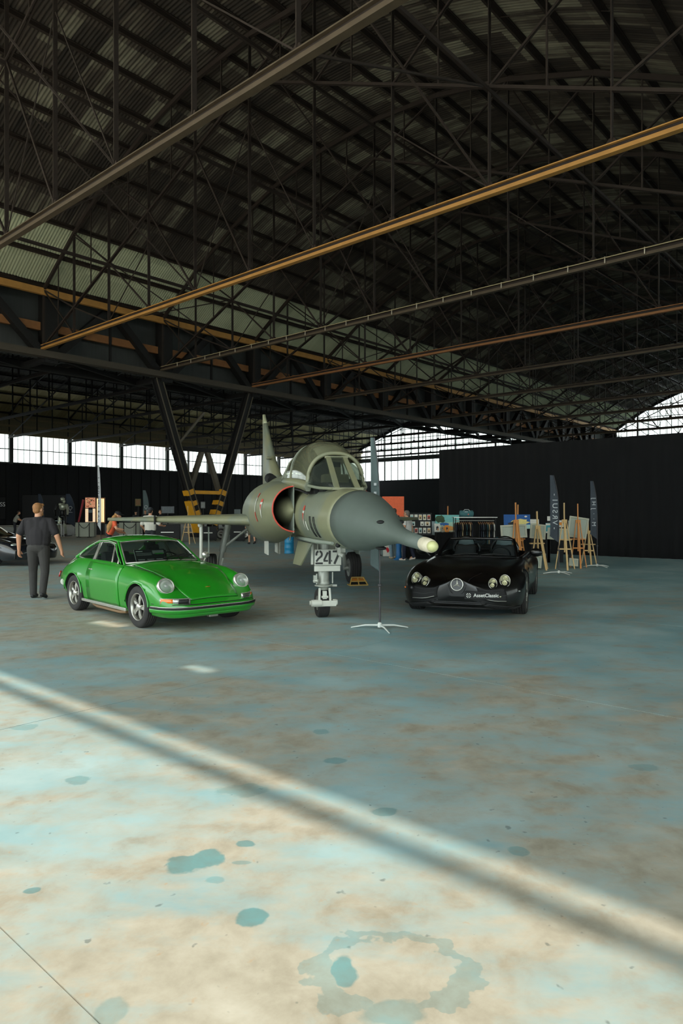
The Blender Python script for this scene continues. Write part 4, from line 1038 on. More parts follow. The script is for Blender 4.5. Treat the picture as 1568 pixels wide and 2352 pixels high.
# crest on the hood
cz = hoodP(0.16, 0.5)
g = MB(); g.prism([cz + Vector((dx, dy, .006 - dx*0.0)) for dx, dy in ((.035, -.03), (.035, .03), (-.01, .03), (-.04, 0), (-.01, -.03))], (0, 0, .006)); g.build('crest', mat('gold_badge', srgb(206, 160, 60), .3, .8), car)
g = MB(); g.prism([cz + Vector((dx, dy, .013)) for dx, dy in ((.025, .002), (.025, .022), (.002, .022), (.002, .002))], (0, 0, .003)); g.build('crest_field', M_REDL, car)
# roof, pillars, glass
E = [(-1.02, .50, 1.235), (-1.28, .522, 1.262), (-1.6, .525, 1.262), (-1.95, .49, 1.205)]; Cc = [(-.96, 1.277), (-1.26, 1.320), (-1.6, 1.320), (-1.94, 1.262)]
def roofP(i, j):
    t = i*3; ex, ey, ez = (crv([e[k] for e in E], t) for k in range(3)); cx, cz_ = (crv([c[k] for c in Cc], t) for k in range(2))
    q = j*2-1; f = abs(q)**2.6
    return Vector((lerp(cx, ex, f), q*ey, lerp(cz_, ez, f)))
g = MB(); g.grid(roofP, 16, 20); g.build('roof', M_GREEN, car, solid=.02)
g = MB(); g.grid(lambda i, j: roofP(.04+.94*i, .03+.94*j) - Vector((0, 0, .028)), 12, 14); g.build('headliner', M_LINER, car, solid=.006)
def ws(i, j):                                   # windscreen, i: bottom->top, j: right->left
    q = j*2-1; bx, tx = -.43 - .13*q*q, -.965 - .055*q*q; by, ty = .595*q, .49*q; bz, tz = .945 - .03*q*q, 1.268 - .035*q*q
    return Vector((lerp(bx, tx, i), lerp(by, ty, i), lerp(bz, tz, i) + .015*math.sin(PI*i)))
g = MB(); g.grid(ws, 8, 14); g.build('windscreen', M_CGLASS, car, solid=.006)
loop = [ws(0, j/10) for j in range(11)] + [ws(i/6, 1) for i in range(1, 7)] + [ws(1, 1-j/10) for j in range(1, 11)] + [ws(1-i/6, 0) for i in range(1, 6)]
MB().tube(loop, .016, 6, closed=True).build('windscreen_trim', M_CHROME, car)
def rw(i, j):
    q = j*2-1; return Vector((lerp(-2.60 + .05*q*q, -1.965, i), lerp(.46, .40, i)*q, lerp(.985 - .02*q*q, 1.262 - .045*q*q, i) + .02*math.sin(PI*i)))
g = MB(); g.grid(rw, 8, 10); g.build('rear_window', M_CGLASS, car, solid=.006)
for s in (-1, 1):
    f = lambda x, y, z: Vector((x, y*s, z))
    g = MB(); g.bar(f(-.535, .628, .895), f(-1.03, .512, 1.25), .036, .03, (1, 0, 1)); g.build('front_pillar', M_GREEN, car, bevel=.012)
    # side glass: quarter light, door glass, rear quarter
    beltf = lambda x: f(x, .672 if x > -1.6 else lerp(.672, .655, (-1.6-x)/.75), .905 if x > -1.6 else lerp(.905, .945, (-1.6-x)/.75))
    def topf(x):
        z = interp([(-2.36, .985), (-2.2, 1.075), (-2.0, 1.155), (-1.8, 1.205), (-1.6, 1.228), (-1.3, 1.232), (-1.08, 1.205), (-.62, .93)][0:], x); y = lerp(.672, .535, (z-.905)/.325); return f(x, y, z)
    def glass(xa_b, xb_b, xa_t, xb_t, nm):
        g = MB(); g.grid(lambda i, j: beltf(lerp(xa_b, xb_b, i)).lerp(topf(lerp(xa_t, xb_t, i)), j), 10, 6); g.build(nm, M_CGLASS, car, solid=.005)
        lp = [beltf(lerp(xa_b, xb_b, i/8)) for i in range(9)] + [topf(lerp(xb_t, xa_t, i/8)) for i in range(9)]
        MB().tube(lp, .011, 5, closed=True).build('window_trim', M_CHROME, car)
    glass(-.66, -.86, -.70, -1.02, 'quarter_light'); glass(-.88, -1.56, -1.04, -1.60, 'door_window'); glass(-1.62, -2.34, -1.66, -2.35, 'rear_side_window')
    g = MB(); g.bar(f(-1.60, .672, .915), f(-1.63, .540, 1.235), .04, .02, (1, 0, 0)); g.build('centre_pillar', M_CHROME, car)
    # rail over the side glass and sail panel behind it
    g = MB(); g.tube([f(-.60, .655, .915), f(-.8, .615, 1.045), f(-1.02, .545, 1.215), f(-1.3, .542, 1.253), f(-1.6, .545, 1.25), f(-1.9, .545, 1.195), f(-2.15, .575, 1.11), f(-2.38, .625, .99), f(-2.46, .66, .935)], [.010, .011, .014, .018, .02, .026, .03, .03, .03], 8); g.build('roof_rail', M_GREEN, car)
    g = MB(); P = [(f(-1.93, .50, 1.215), f(-1.93, .405, 1.235)), (f(-2.15, .545, 1.135), f(-2.15, .43, 1.165)), (f(-2.35, .59, 1.03), f(-2.38, .45, 1.075)), (f(-2.50, .645, .92), f(-2.63, .47, .975))]
    g.grid(lambda i, j: Vector([crv([p[0][k] for p in P], i*3) for k in range(3)]).lerp(Vector([crv([p[1][k] for p in P], i*3) for k in range(3)]), j) + Vector((0, 0, .012*math.sin(PI*j))), 12, 4); g.build('rear_pillar', M_GREEN, car, solid=.02)
    g = MB(); g.tube([f(-1.0, .555, 1.222), f(-1.3, .562, 1.262), f(-1.65, .565, 1.255), f(-2.0, .575, 1.165), f(-2.35, .63, 1.01), f(-2.7, .655, .84), f(-2.85, .655, .77)], .008, 5); g.build('drip_rail', M_CHROME, car)
    # headlamp: bucket, ring, lens
    hx, hy, hz = .50, .600, .655
    tilt = Matrix.Rotation(R(-20), 4, 'Y'); hm = Matrix.Translation((hx, s*hy, hz)) @ tilt
    def hlp(nm, prof, m_):
        b_ = MB(); b_.lathe(prof, 32, (0, 0, 0), 'x'); b_.v = [tuple(hm @ Vector(p)) for p in b_.v]; b_.build(nm, m_, car)
    hlp('headlamp_bucket', [(.06, -.42), (.10, -.26), (.118, -.1), (.120, .0)], M_GREEN); hlp('headlamp_ring', [(.122, -.02), (.124, .012), (.116, .028), (.100, .032), (.097, .02)], M_CHROME)
    hlp('headlamp_reflector', [(.098, .02), (.08, -.01), (.03, -.035), (.001, -.04)], M_CHROME); hlp('headlamp_lens', [(.099, .022), (.085, .04), (.05, .054), (.001, .06)], glass_mat('clear_lamp_glass', (.9, .92, .9), .6, .08, (.5, .52, .5)))
    hlp('headlamp_bulb', [(.03, .01), (.028, .03), (.001, .035)], M_LENS)
    # indicator and horn grille
    def wrapP(t): return f(interp([(0, .812), (.35, .762), (.7, .662), (1, .56)], t), interp([(0, .36), (.35, .54), (.7, .655), (1, .725)], t), .455)
    def seg(nm, ta, tb, m_, hh=.075, dep=.03):
        b_ = MB(); 
        b_.grid(lambda i, j: wrapP(lerp(ta, tb, i)) + Vector((.016, 0, (j-.5)*hh)), 6, 2); b_.build(nm, m_, car, solid=dep)
    seg('lamp_frame', .10, .98, M_CHROME, .09, .02)
    def seg2(nm, ta, tb, m_):
        b_ = MB(); b_.grid(lambda i, j: wrapP(lerp(ta, tb, i)) + Vector((.026, s*.006, (j-.5)*.068)), 6, 2); b_.build(nm, m_, car, solid=.012)
    seg2('indicator_lens', .56, .96, M_AMBER); seg2('side_lamp_lens', .40, .55, M_LENS); seg2('horn_grille', .13, .39, M_RUB)
    for k in range(3):
        b_ = MB(); b_.tube([wrapP(lerp(.13, .39, i/4)) + Vector((.034, 0, -.02+.02*k)) for i in range(5)], .0045, 5); b_.build('grille_bar', M_CHROME, car)
    wheel_five(car, (0, s*.685, WZ), s); wheel_five(car, (-2.27, s*.70, WZ), s)
    # rocker trim and sill
    b_ = MB(); b_.box((-1.14, s*.775, .235), (1.60, .03, .05)); b_.build('rocker_trim', M_CHROME, car, bevel=.01)
    b_ = MB(); b_.tube([(-.55, s*.66, .17), (-.75, s*.68, .15), (-1.55, s*.68, .15), (-1.75, s*.66, .17)], .03, 8); b_.build('heater_tube', mat('rusty_tube', srgb(150, 120, 90), .6, .3), car)
    b_ = MB(); p = PL.at(PL.st_of(-1.60), 4.35, s); b_.box(p + Vector((0, s*.016, 0)), (.12, .014, .018)); b_.build('door_handle', M_CHROME, car, bevel=.004)
    # rear lamp and rear bumper corner
    b_ = MB(); b_.grid(lambda i, j: PL.at(PL.st_of(lerp(-2.98, -3.2, i)), lerp(3.4, 4.2, j), s) + Vector((-.01, s*.012, 0)), 4, 3); b_.build('tail_lamp', M_REDL, car, solid=.02)
    # seats
    b_ = MB(); b_.box((-1.25, s*.33, .50), (.5, .46, .16)); b_.build('seat', M_SEAT, car, bevel=.05)
    b_ = MB(); b_.box((-1.55, s*.33, .80), (.14, .45, .52), Matrix.Rotation(R(-14), 3, 'Y')); b_.box((-1.63, s*.33, 1.09), (.09, .24, .14), Matrix.Rotation(R(-14), 3, 'Y')); b_.build('seat_back', M_SEAT, car, bevel=.05)
    # sun visor, wiper
    b_ = MB(); b_.box((-1.06, s*.24, 1.245), (.12, .3, .015)); b_.build('sun_visor', M_LINER, car)
b_ = MB(); b_.box((-2.05, 0, .82), (.18, 1.1, .3)); b_.build('rear_seat', M_SEAT, car, bevel=.05)
b_ = MB(); b_.box((-.66, 0, .84), (.24, 1.2, .1)); b_.box((-.72, 0, .74), (.16, 1.18, .2)); b_.build('dashboard', M_SEAT, car, bevel=.03)
b_ = MB(); b_.tube([(-.97 - .09*math.cos(R(a)), .33 + .19*math.sin(R(a)), .87 + .17*math.cos(R(a))) for a in range(0, 360, 15)], .013, 6, closed=True); b_.tube([(-.97, .33, .87), (-.75, .33, .78)], .02, 6); b_.bar((-.97, .15, .87), (-.97, .51, .87), .02, .03); b_.build('steering_wheel', M_SEAT, car)
b_ = MB(); b_.box((-1.02, .0, 1.2), (.02, .2, .055)); b_.build('rear_view_mirror', M_SEAT, car, bevel=.008)
for y0, y1 in ((-.05, .33), (.20, .52)):
    b_ = MB(); p0, p1 = ws(-.03, .5+y0/1.2), ws(.22, .5 + y1/1.2); b_.tube([p0 + Vector((.02, 0, .012)), p1 + Vector((.02, 0, .015))], .007, 5); q0, q1 = ws(.10, .5+(y1-.36)/1.2), ws(.25, .5+(y1+.08)/1.2); b_.tube([q0 + Vector((.014, 0, .01)), q1 + Vector((.014, 0, .01))], .008, 5); b_.build('wiper', M_RUB, car)
b_ = MB(); b_.lathe([(.001, .025), (.05, .02), (.062, .0), (.062, -.012), (.001, -.014)], 24, (0, 0, 0), 'x'); mm = Matrix.Translation((-.54, .735, 1.0)); b_.v = [tuple(mm @ Vector(p)) for p in b_.v]; b_.tube([(-.54, .735, .95), (-.53, .70, .89)], .012, 6); b_.build('door_mirror', M_CHROME, car)
# bumpers
def bump(z, dx, r, nm, m_, sy=1.0):
    pts = []
    for a in range(-10, 11):
        q = a/10; y = .765*math.sin(q*PI/2); x = interp([(0, .86), (.37, .855), (.495, .83), (.62, .755), (.705, .65), (.742, .55), (.768, .40)], abs(y)); k_ = 1 + (dx+.005)*.9; pts.append((x+dx*(1-.5*q*q), y*k_, z))
    b_ = MB(); b_.tube(pts, r, 8, sy=sy); b_.build(nm, m_, car)
bump(.325, .004, .034, 'front_bumper', M_GREEN, 1.5); bump(.352, .030, .014, 'bumper_strip', M_RUB, 1.3); bump(.372, .024, .007, 'bumper_chrome', M_CHROME); bump(.332, .026, .006, 'bumper_chrome', M_CHROME)
bump(.405, -.006, .006, 'bumper_gap', M_RUB)
pts = [(interp([(0, -3.25), (.6, -3.2), (.85, -3.05), (1, -2.78)], abs(q/8)), .77*q/8, .47) for q in range(-8, 9)]
MB().tube(pts, .045, 8, sy=1.3).build('rear_bumper', M_CHROME, car)
MB().box((.70, .0, .20), (.08, .14, .05)).build('tow_hook', M_ALLOY, car, bevel=.01)
# info board behind the windscreen
bd_m = Matrix.Translation((-.73, -.12, 1.00)) @ Matrix.Rotation(R(62), 4, 'Y') @ Matrix.Rotation(R(90), 4, 'Z')
b_ = MB(); b_.box((0, 0, 0), (.50, .26, .006)); b_.v = [tuple(bd_m @ Vector(p)) for p in b_.v]; b_.build('info_board', M_BLACK, car)
M_PRINT = mat('white_print', srgb(215, 215, 210), .6); M_PRINTG = mat('grey_print', srgb(130, 132, 130), .6)
def bdp(nm, x, y, w, h, m_, z=.005):
    b_ = MB(); b_.box((x, y, z), (w, h, .002)); b_.v = [tuple(bd_m @ Vector(p)) for p in b_.v]; b_.build(nm, m_, car)
bdp('print_line', -.17, .095, .11, .014, M_PRINT); bdp('print_line', -.10, .06, .25, .008, M_PRINTG); bdp('print_line', -.10, .042, .25, .008, M_PRINTG); bdp('print_line', -.10, .024, .25, .008, M_PRINTG)
bdp('print_picture', .14, .075, .19, .06, M_PRINTG); bdp('print_picture', .15, .045, .14, .022, M_GREEN, .007)
for k in range(3): bdp('print_line', -.16+.15*k, -.055, .11, .008, M_PRINT); bdp('print_line', -.16+.15*k, -.075, .10, .006, M_PRINTG); bdp('print_line', -.16+.15*k, -.095, .11, .006, M_PRINTG)
bdp('board_edge', -.252, 0, .006, .26, M_PRINT)

GX = [(-3.3, -3.3), (-2.36, -2.36), (-1.6, -1.72), (-1.02, -1.18), (-.66, -.84), (-.40, -.56), (.5, .5)]
for o in list(car.children):
    if o.name.split('.')[0] in ('roof', 'headliner', 'windscreen', 'windscreen_trim', 'rear_window', 'front_pillar', 'quarter_light', 'door_window', 'rear_side_window', 'window_trim', 'centre_pillar', 'roof_rail', 'rear_pillar', 'drip_rail', 'seat', 'seat_back', 'sun_visor', 'dashboard', 'steering_wheel', 'rear_view_mirror', 'wiper', 'door_mirror', 'info_board', 'print_line', 'print_picture', 'board_edge'):
        for v in o.data.vertices: v.co.x = interp(GX, v.co.x)

# ---------------------------------------------------------------- black roadster
rd = thing('black_roadster', 'gloss black open roadster with twin oval headlamps and star badge', 'car', (2.035, 11.02, 0), math.atan2(-.946, -.325))
SS = [(1.03, [(0, .36), (.06, .36), (.11, .37), (.13, .43), (.13, .52), (.115, .57), (.08, .595), (.04, .603), (0, .605)]),
      (.985, [(0, .23), (.30, .23), (.42, .25), (.46, .34), (.42, .45), (.34, .50), (.19, .565), (.10, .605), (0, .622)]),
      (.91, [(0, .18), (.50, .18), (.62, .21), (.66, .33), (.62, .46), (.50, .525), (.30, .57), (.15, .61), (0, .632)]),
      (.78, [(0, .16), (.62, .16), (.76, .19), (.81, .33), (.785, .49), (.67, .575), (.42, .60), (.2, .63), (0, .645)]),
      (.58, [(0, .15), (.7, .15), (.84, .19), (.895, .36), (.87, .54), (.74, .655), (.46, .63), (.22, .655), (0, .665)]),
      (.30, [(0, .15), (.74, .15), (.88, .2), (.93, .40), (.915, .60), (.76, .725), (.48, .68), (.22, .70), (0, .71)]),
      (0, [(0, .15), (.75, .15), (.89, .2), (.945, .42), (.93, .63), (.76, .765), (.50, .72), (.22, .735), (0, .74)]),
      (-.45, [(0, .15), (.75, .15), (.87, .19), (.925, .42), (.91, .65), (.78, .775), (.54, .75), (.25, .77), (0, .775)]),
      (-.95, [(0, .15), (.74, .15), (.85, .19), (.90, .42), (.89, .66), (.79, .785), (.60, .785), (.3, .80), (0, .805)]),
      (-1.12, [(0, .15), (.74, .15), (.85, .19), (.90, .42), (.89, .66), (.79, .79), (.68, .80), (.35, .815), (0, .82)]),
      (-1.30, [(0, .15), (.74, .15), (.85, .19), (.90, .42), (.892, .66), (.80, .795), (.70, .795), (.66, .42), (0, .36)]),
      (-1.9, [(0, .15), (.74, .15), (.86, .2), (.91, .42), (.905, .66), (.82, .80), (.72, .80), (.66, .42), (0, .36)]),
      (-2.35, [(0, .16), (.74, .16), (.88, .22), (.94, .44), (.935, .68), (.83, .82), (.72, .83), (.62, .60), (0, .56)]),
      (-2.50, [(0, .16), (.74, .16), (.89, .22), (.95, .44), (.945, .68), (.83, .82), (.66, .86), (.4, .865), (0, .86)]),
      (-2.95, [(0, .18), (.72, .18), (.88, .24), (.945, .45), (.93, .67), (.80, .79), (.55, .82), (.3, .83), (0, .83)]),
      (-3.4, [(0, .24), (.66, .24), (.80, .3), (.86, .46), (.84, .63), (.70, .71), (.5, .73), (.3, .735), (0, .735)]),
      (-3.66, [(0, .34), (.55, .34), (.66, .38), (.70, .48), (.68, .58), (.58, .63), (.4, .64), (.2, .645), (0, .645)])]
SL = Loft(SS)
sb = SL.body(5, 4).build('body', [M_CARBLK, M_WELL], rd, weld=True)
cut_wells(sb, [(0, s*.95, .335, .375, .60) for s in (-1, 1)] + [(-2.70, s*.96, .335, .375, .60) for s in (-1, 1)])
for s in (-1, 1):
    f = lambda x, y, z: Vector((x, y*s, z))
    wheel_five(rd, (0, s*.81, .335), s, .335, .245, .245, 0, 'multi'); wheel_five(rd, (-2.70, s*.80, .335), s, .335, .265, .245, 0, 'multi')
    # twin oval lamps
    for (lx, ly, lz, rw_, rh, tl) in ((.895, .50, .548, .062, .084, 14), (.795, .665, .585, .078, .096, 10)):
        lm = Matrix.Translation((lx, s*ly, lz)) @ Matrix.Rotation(R(s*22), 4, 'Z') @ Matrix.Rotation(R(-26), 4, 'Y') @ Matrix.Rotation(R(-s*tl), 4, 'X')
        lp = bpy.data.objects.new('headlamp', None); put(lp, rd)
        def lpart(nm, prof, m_, oy=0, oz=0, sc=1.0, sx=0.0):
            b_ = MB(); b_.lathe(prof, 24, (0, 0, 0), 'x'); b_.v = [tuple(lm @ Vector((p[0]+sx, p[1]*rw_*sc + oy*rw_, p[2]*rh*sc*(1 if sc == 1 else rw_/rh) + oz*rh))) for p in b_.v]; b_.build(nm, m_, lp)
        lpart('lamp_rim', [(1.03, -.06), (1.04, .008), (.98, .014), (.93, .004), (.92, -.02)], M_CHROME)
        lpart('lamp_bowl', [(.94, .0), (.8, -.02), (.3, -.03), (.001, -.03)], M_CHROME)
        lpart('lamp_projector', [(1, -.02), (1, .02), (.8, .026), (.7, .016), (.001, .03)], M_LENSY, -.10, -.38, .5)
        lpart('lamp_projector', [(1, -.02), (1, .016), (.8, .022), (.7, .012), (.001, .024)], M_LENSY, .05, .45, .42)
        lpart('lamp_cover', [(.94, .010), (.8, .034), (.4, .05), (.001, .055)], glass_mat('clear_cover', (.96, .97, .95), .86, .02, (.1, .1, .1)))
    b_ = MB(); b_.ball(f(.915, .60, .365), (.03, .033, .033), 14, 8); b_.build('fog_lamp', M_LENSY, rd)
    b_ = MB(); b_.ball(f(.66, .86, .43), (.05, .02, .015), 12, 6); b_.build('side_marker', M_AMBER if s < 0 else M_LENS, rd)
    # grille beside the nose, lower intake
    SL.patch(1.005, .875, 2.55, 4.35, s, .006, 10, 8).build('grille_mesh', M_GRILLE, rd, solid=.008)
    SL.patch(.985, .80, 1.45, 2.25, s, .006, 10, 6).build('lower_intake', M_GRILLE, rd, solid=.008)
    for k in range(3):
        t_ = 2.75+.6*k; b_ = MB(); b_.tube([SL.at(SL.st_of(lerp(1.0, .88, i/6)), t_, s) + Vector((.012, 0, .004)) for i in range(7)], .006, 5); b_.build('grille_slat', M_ALLOY if k == 0 else mat('dark_grille_bar', srgb(44, 44, 46), .5), rd)
    # lower splitter, vent gills, door mirror, windscreen pillar, seats
    b_ = MB(); b_.tube([f(.985, .0, .185), f(.96, .3, .185), f(.90, .52, .185), f(.80, .74, .19), (f(.62, .87, .20))], .018, 6); b_.build('splitter', M_GRILLE, rd)
    b_ = MB(); b_.tube([f(.98, .05, .245), f(.955, .3, .245), f(.9, .5, .25), f(.8, .72, .26)], .005, 5); b_.build('splitter_line', M_ALLOY, rd)
    for k in range(5):
        p = SL.at(SL.st_of(-.62), 3.0, s); b_ = MB(); b_.box((-.62 - .0*k, s*(.90), .40+.06*k), (.34, .03, .018), Matrix.Rotation(R(6), 3, 'Y')); b_.build('vent_gill', M_CARBLK, rd)
    b_ = MB(); b_.ball(f(-1.18, 1.00, .90), (.07, .11, .075), 16, 10); b_.tube([f(-1.16, .93, .88), f(-1.2, .86, .80)], .022, 6); b_.build('door_mirror', M_CARBLK, rd)
    b_ = MB(); b_.ball(f(-1.235, 1.0, .90), (.025, .09, .058), 14, 8); b_.build('mirror_glass', M_CHROME, rd)
    b_ = MB(); b_.bar(f(-1.13, .70, .80), f(-1.66, .585, 1.10), .05, .04, (1, 0, 1)); b_.build('windscreen_pillar', M_CARBLK, rd, bevel=.01)
    b_ = MB(); b_.box((-1.85, s*.36, .42), (.52, .5, .2)); b_.build('seat', M_SEAT, rd, bevel=.06)
    rot = Matrix.Rotation(R(-16), 3, 'Y')
    b_ = MB(); b_.box((-2.14, s*.36, .72), (.14, .52, .55), rot, taper=.72); b_.build('seat_back', M_SEAT, rd, bevel=.06)
    b_ = MB(); b_.ball((-2.24, s*.36, .985), (.075, .155, .135), 18, 10); b_.build('head_restraint', mat('grey_leather', srgb(104, 116, 118), .45, 0, .15, 10), rd)
    b_ = MB(); b_.tube([(-2.30, s*.36 + .25*math.cos(R(a)), .84 + .27*math.sin(R(a))) for a in range(0, 181, 15)], .035, 8); b_.build('roll_hoop', M_CARBLK, rd)
    b_ = MB(); b_.ball((-2.62, s*.38, .87), (.35, .22, .09), 16, 8); b_.build('rear_fairing', M_CARBLK, rd)
# door standing open on the right of the picture: it swings up and out
b_ = MB()
def doorp(i, j):
    return Vector((lerp(-1.05, -2.15, i), 0, lerp(.25, .80 - .05*i, j)))
b_.grid(doorp, 8, 6); b_.v = [(p[0], .03*math.sin(p[2]*4), p[2]) for p in b_.v]
# windscreen
def sws(i, j):
    q = j*2-1; bx, tx = -1.02 - .14*q*q, -1.62 - .07*q*q
    return Vector((lerp(bx, tx, i), lerp(.70, .575, i)*q, lerp(.825 - .03*q*q, 1.115 - .02*q*q, i) + .02*math.sin(PI*i)))
b_ = MB(); b_.grid(sws, 8, 14); b_.build('windscreen', glass_mat('roadster_glass', (.78, .85, .86), .82, .02, (.012, .014, .016)), rd, solid=.006)
b_ = MB(); b_.tube([sws(1, j/12) for j in range(13)], .024, 8); b_.build('windscreen_header', M_CARBLK, rd)
b_ = MB(); b_.tube([sws(0, j/12) + Vector((.03, 0, -.005)) for j in range(13)], .022, 6, sy=.6); b_.build('cowl_strip', M_GRILLE, rd)
for y0, y1 in ((.08, .52), (-.42, .02)):
    b_ = MB(); b_.tube([sws(.0, .5+y0/1.4) + Vector((.03, 0, .02)), sws(.08, .5+(y0+y1)/2.8) + Vector((.04, 0, .02)), sws(.06, .5+y1/1.4) + Vector((.03, 0, .02))], .01, 5); b_.build('wiper', M_RUB, rd)
b_ = MB(); b_.box((-1.32, 0, .74), (.26, 1.36, .16)); b_.build('dashboard', M_SEAT, rd, bevel=.05)
b_ = MB(); b_.box((-1.75, 0, .52), (.9, .2, .2)); b_.build('centre_console', M_SEAT, rd, bevel=.03)
b_ = MB(); b_.tube([(-1.50 - .06*math.cos(R(a)), .36 + .18*math.sin(R(a)), .80 + .165*math.cos(R(a))) for a in range(0, 360, 15)], .015, 6, closed=True); b_.ball((-1.49, .36, .80), (.05, .07, .06)); b_.bar((-1.5, .19, .8), (-1.5, .53, .8), .02, .03); b_.build('steering_wheel', M_SEAT, rd)
b_ = MB(); b_.box((-1.58, 0, 1.05), (.02, .22, .055)); b_.build('rear_view_mirror', M_SEAT, rd, bevel=.008)
# nose blade and star badge
b_ = MB(); P = [(.60, .30, .672), (.80, .22, .64), (.95, .17, .605), (1.03, .135, .52), (1.035, .09, .42), (1.0, .02, .36)]
for s in (-1, 1): b_.tube([Vector((x+.004, s*y, z+.004)) for x, y, z in P], .006, 5)
b_.build('nose_crease', M_CARBLK, rd)
b_ = MB(); b_.box((.975, 0, .285), (.05, .8, .10)); b_.build('lower_grille', M_GRILLE, rd, bevel=.02)
for k in range(4):
    MB().box((1.002, 0, .25+.024*k), (.01, .7-.04*k, .008)).build('lower_slat', mat('dark_grille_bar', srgb(44, 44, 46), .5), rd)
sm = Matrix.Translation((1.05, 0, .535)) @ Matrix.Rotation(R(-8), 4, 'Y')
st = bpy.data.objects.new('star_badge', None); put(st, rd)
b_ = MB(); b_.tube([sm @ Vector((0, .088*math.cos(R(a)), .088*math.sin(R(a)))) for a in range(0, 360, 12)], .008, 8, closed=True); b_.build('badge_ring', M_CHROME, st)
b_ = MB()
for k in range(3):
    a = R(90 + 120*k); d = Vector((0, math.cos(a), math.sin(a))); n_ = Vector((0, -d.z, d.y))
    tip = sm @ (d*.084); l_ = sm @ (n_*.014 + d*.008); r_ = sm @ (n_*-.014 + d*.008); tp = sm @ (d*.02 + Vector((.016, 0, 0))); bk = sm @ Vector((-.004, 0, 0)); c0 = sm @ Vector((.014, 0, 0))
    b_.add([tip, l_, c0, r_, bk], [(0, 1, 2), (0, 2, 3), (1, 0, 4), (0, 3, 4), (1, 4, 2), (3, 2, 4)])
b_.build('badge_star', M_CHROME, st)
b_ = MB(); b_.lathe([(.084, -.012), (.001, -.012)], 24, (0, 0, 0), 'x'); b_.v = [tuple(sm @ Vector(p)) for p in b_.v]; b_.build('badge_back', M_CARBLK, st)
# show plate with lettering, right of the nose in the picture
pm = Matrix.Translation((1.03, .36, .385)) @ Matrix.Rotation(R(14), 4, 'Z')
plate = MB(); plate.box((0, 0, 0), (.012, .50, .115)); plate.v = [tuple(pm @ Vector(p)) for p in plate.v]; pl_o = plate.build('show_plate', M_BLACK, rd, bevel=.004)
tm = pm @ Matrix.Translation((.008, .0, 0)) @ Matrix(((0, 0, 1, 0), (1, 0, 0, 0), (0, 1, 0, 0), (0, 0, 0, 1)))
text_part('lettering', 'AssetClassic', .072, M_PRINT, pl_o, tm @ Matrix.Translation((.06, 0, 0)), .001, bold=.0012)
lg = MB()
for k in range(4):
    a0 = 45 + 90*k
    pts = [tm @ Vector((-.192 + .03*math.cos(R(a)), .03*math.sin(R(a)), .002)) for a in range(a0-33, a0+34, 11)]
    lg.tube(pts, .006, 5)
    a = R(90*k); lg.tube([tm @ Vector((-.192 + .013*math.cos(a+q), .013*math.sin(a+q), .002)) for q in (-.5, 0, .5)], .004, 5)
lg.build('round_logo', M_PRINT, pl_o)

# ---------------------------------------------------------------- dark coupe at the left edge (built from the same lofting)
dc = thing('dark_coupe', 'dark blue-black coupe at the left picture edge behind the walking man', 'car', (-9.95, 21.0, 0), R(-28))
DS = []
for x, pts in SS:
    DS.append((x, [(y, z*1.06 + (.16 if (j >= 6 and -2.4 < x < -1.25) else 0) * 0) for j, (y, z) in enumerate(pts)]))
DL = Loft(DS)
db = DL.body(3, 3).build('body', [M_NAVY, M_WELL], dc, weld=True); cut_wells(db, [(0, s*.95, .335, .375, .60) for s in (-1, 1)] + [(-2.70, s*.96, .335, .375, .60) for s in (-1, 1)])
cab = [(-.95, .70, .86, .86), (-1.45, .66, .87, 1.15), (-1.95, .64, .88, 1.30), (-2.4, .62, .90, 1.29), (-2.9, .58, .90, 1.14), (-3.35, .5, .82, .86)]
def cabp(i, j):
    t = i*(len(cab)-1); x, w, z0, z1 = (crv([c[k] for c in cab], t) for k in range(4)); a = lerp(0, PI, j); c, s = math.cos(a), math.sin(a)
    return Vector((x, math.copysign(abs(c)**.7, c)*w*(1-.18*s), z0 + (z1-z0)*s**.6 if s > 1e-6 else z0))
b_ = MB(); b_.grid(cabp, 20, 18); b_.build('cabin_glass', mat('dark_cabin_glass', srgb(14, 16, 18), .08, 0, .1, 4, coat=1), dc)
b_ = MB(); b_.grid(lambda i, j: cabp(.38+.34*i, .28+.44*j) + Vector((0, 0, .012)), 8, 10); b_.build('roof', M_NAVY, dc, solid=.02)
for s in (-1, 1):
    b_ = MB(); b_.tube([cabp(i/14, .27 if s > 0 else .73) + Vector((0, 0, .012)) for i in range(1, 14)], .016, 6); b_.build('roof_trim', M_CHROME, dc)
    wheel_five(dc, (0, s*.81, .345), s, .345, .23, .24, 0, 'multi'); wheel_five(dc, (-2.70, s*.80, .345), s, .345, .24, .24, 0, 'multi')
    b_ = MB(); b_.ball((.70, s*.62, .62), (.08, .14, .06), 14, 8); b_.build('headlamp', M_LENS, dc)
    b_ = MB(); b_.ball((-1.15, s*1.0, .95), (.06, .11, .07), 12, 8); b_.build('door_mirror', M_NAVY, dc)
    b_ = MB(); b_.box((-1.2, s*.905, .62), (1.1, .02, .012)); b_.build('side_trim', M_CHROME, dc)
b_ = MB(); b_.box((.955, 0, .34), (.05, .9, .16)); b_.build('front_grille', M_RUB, dc, bevel=.02)
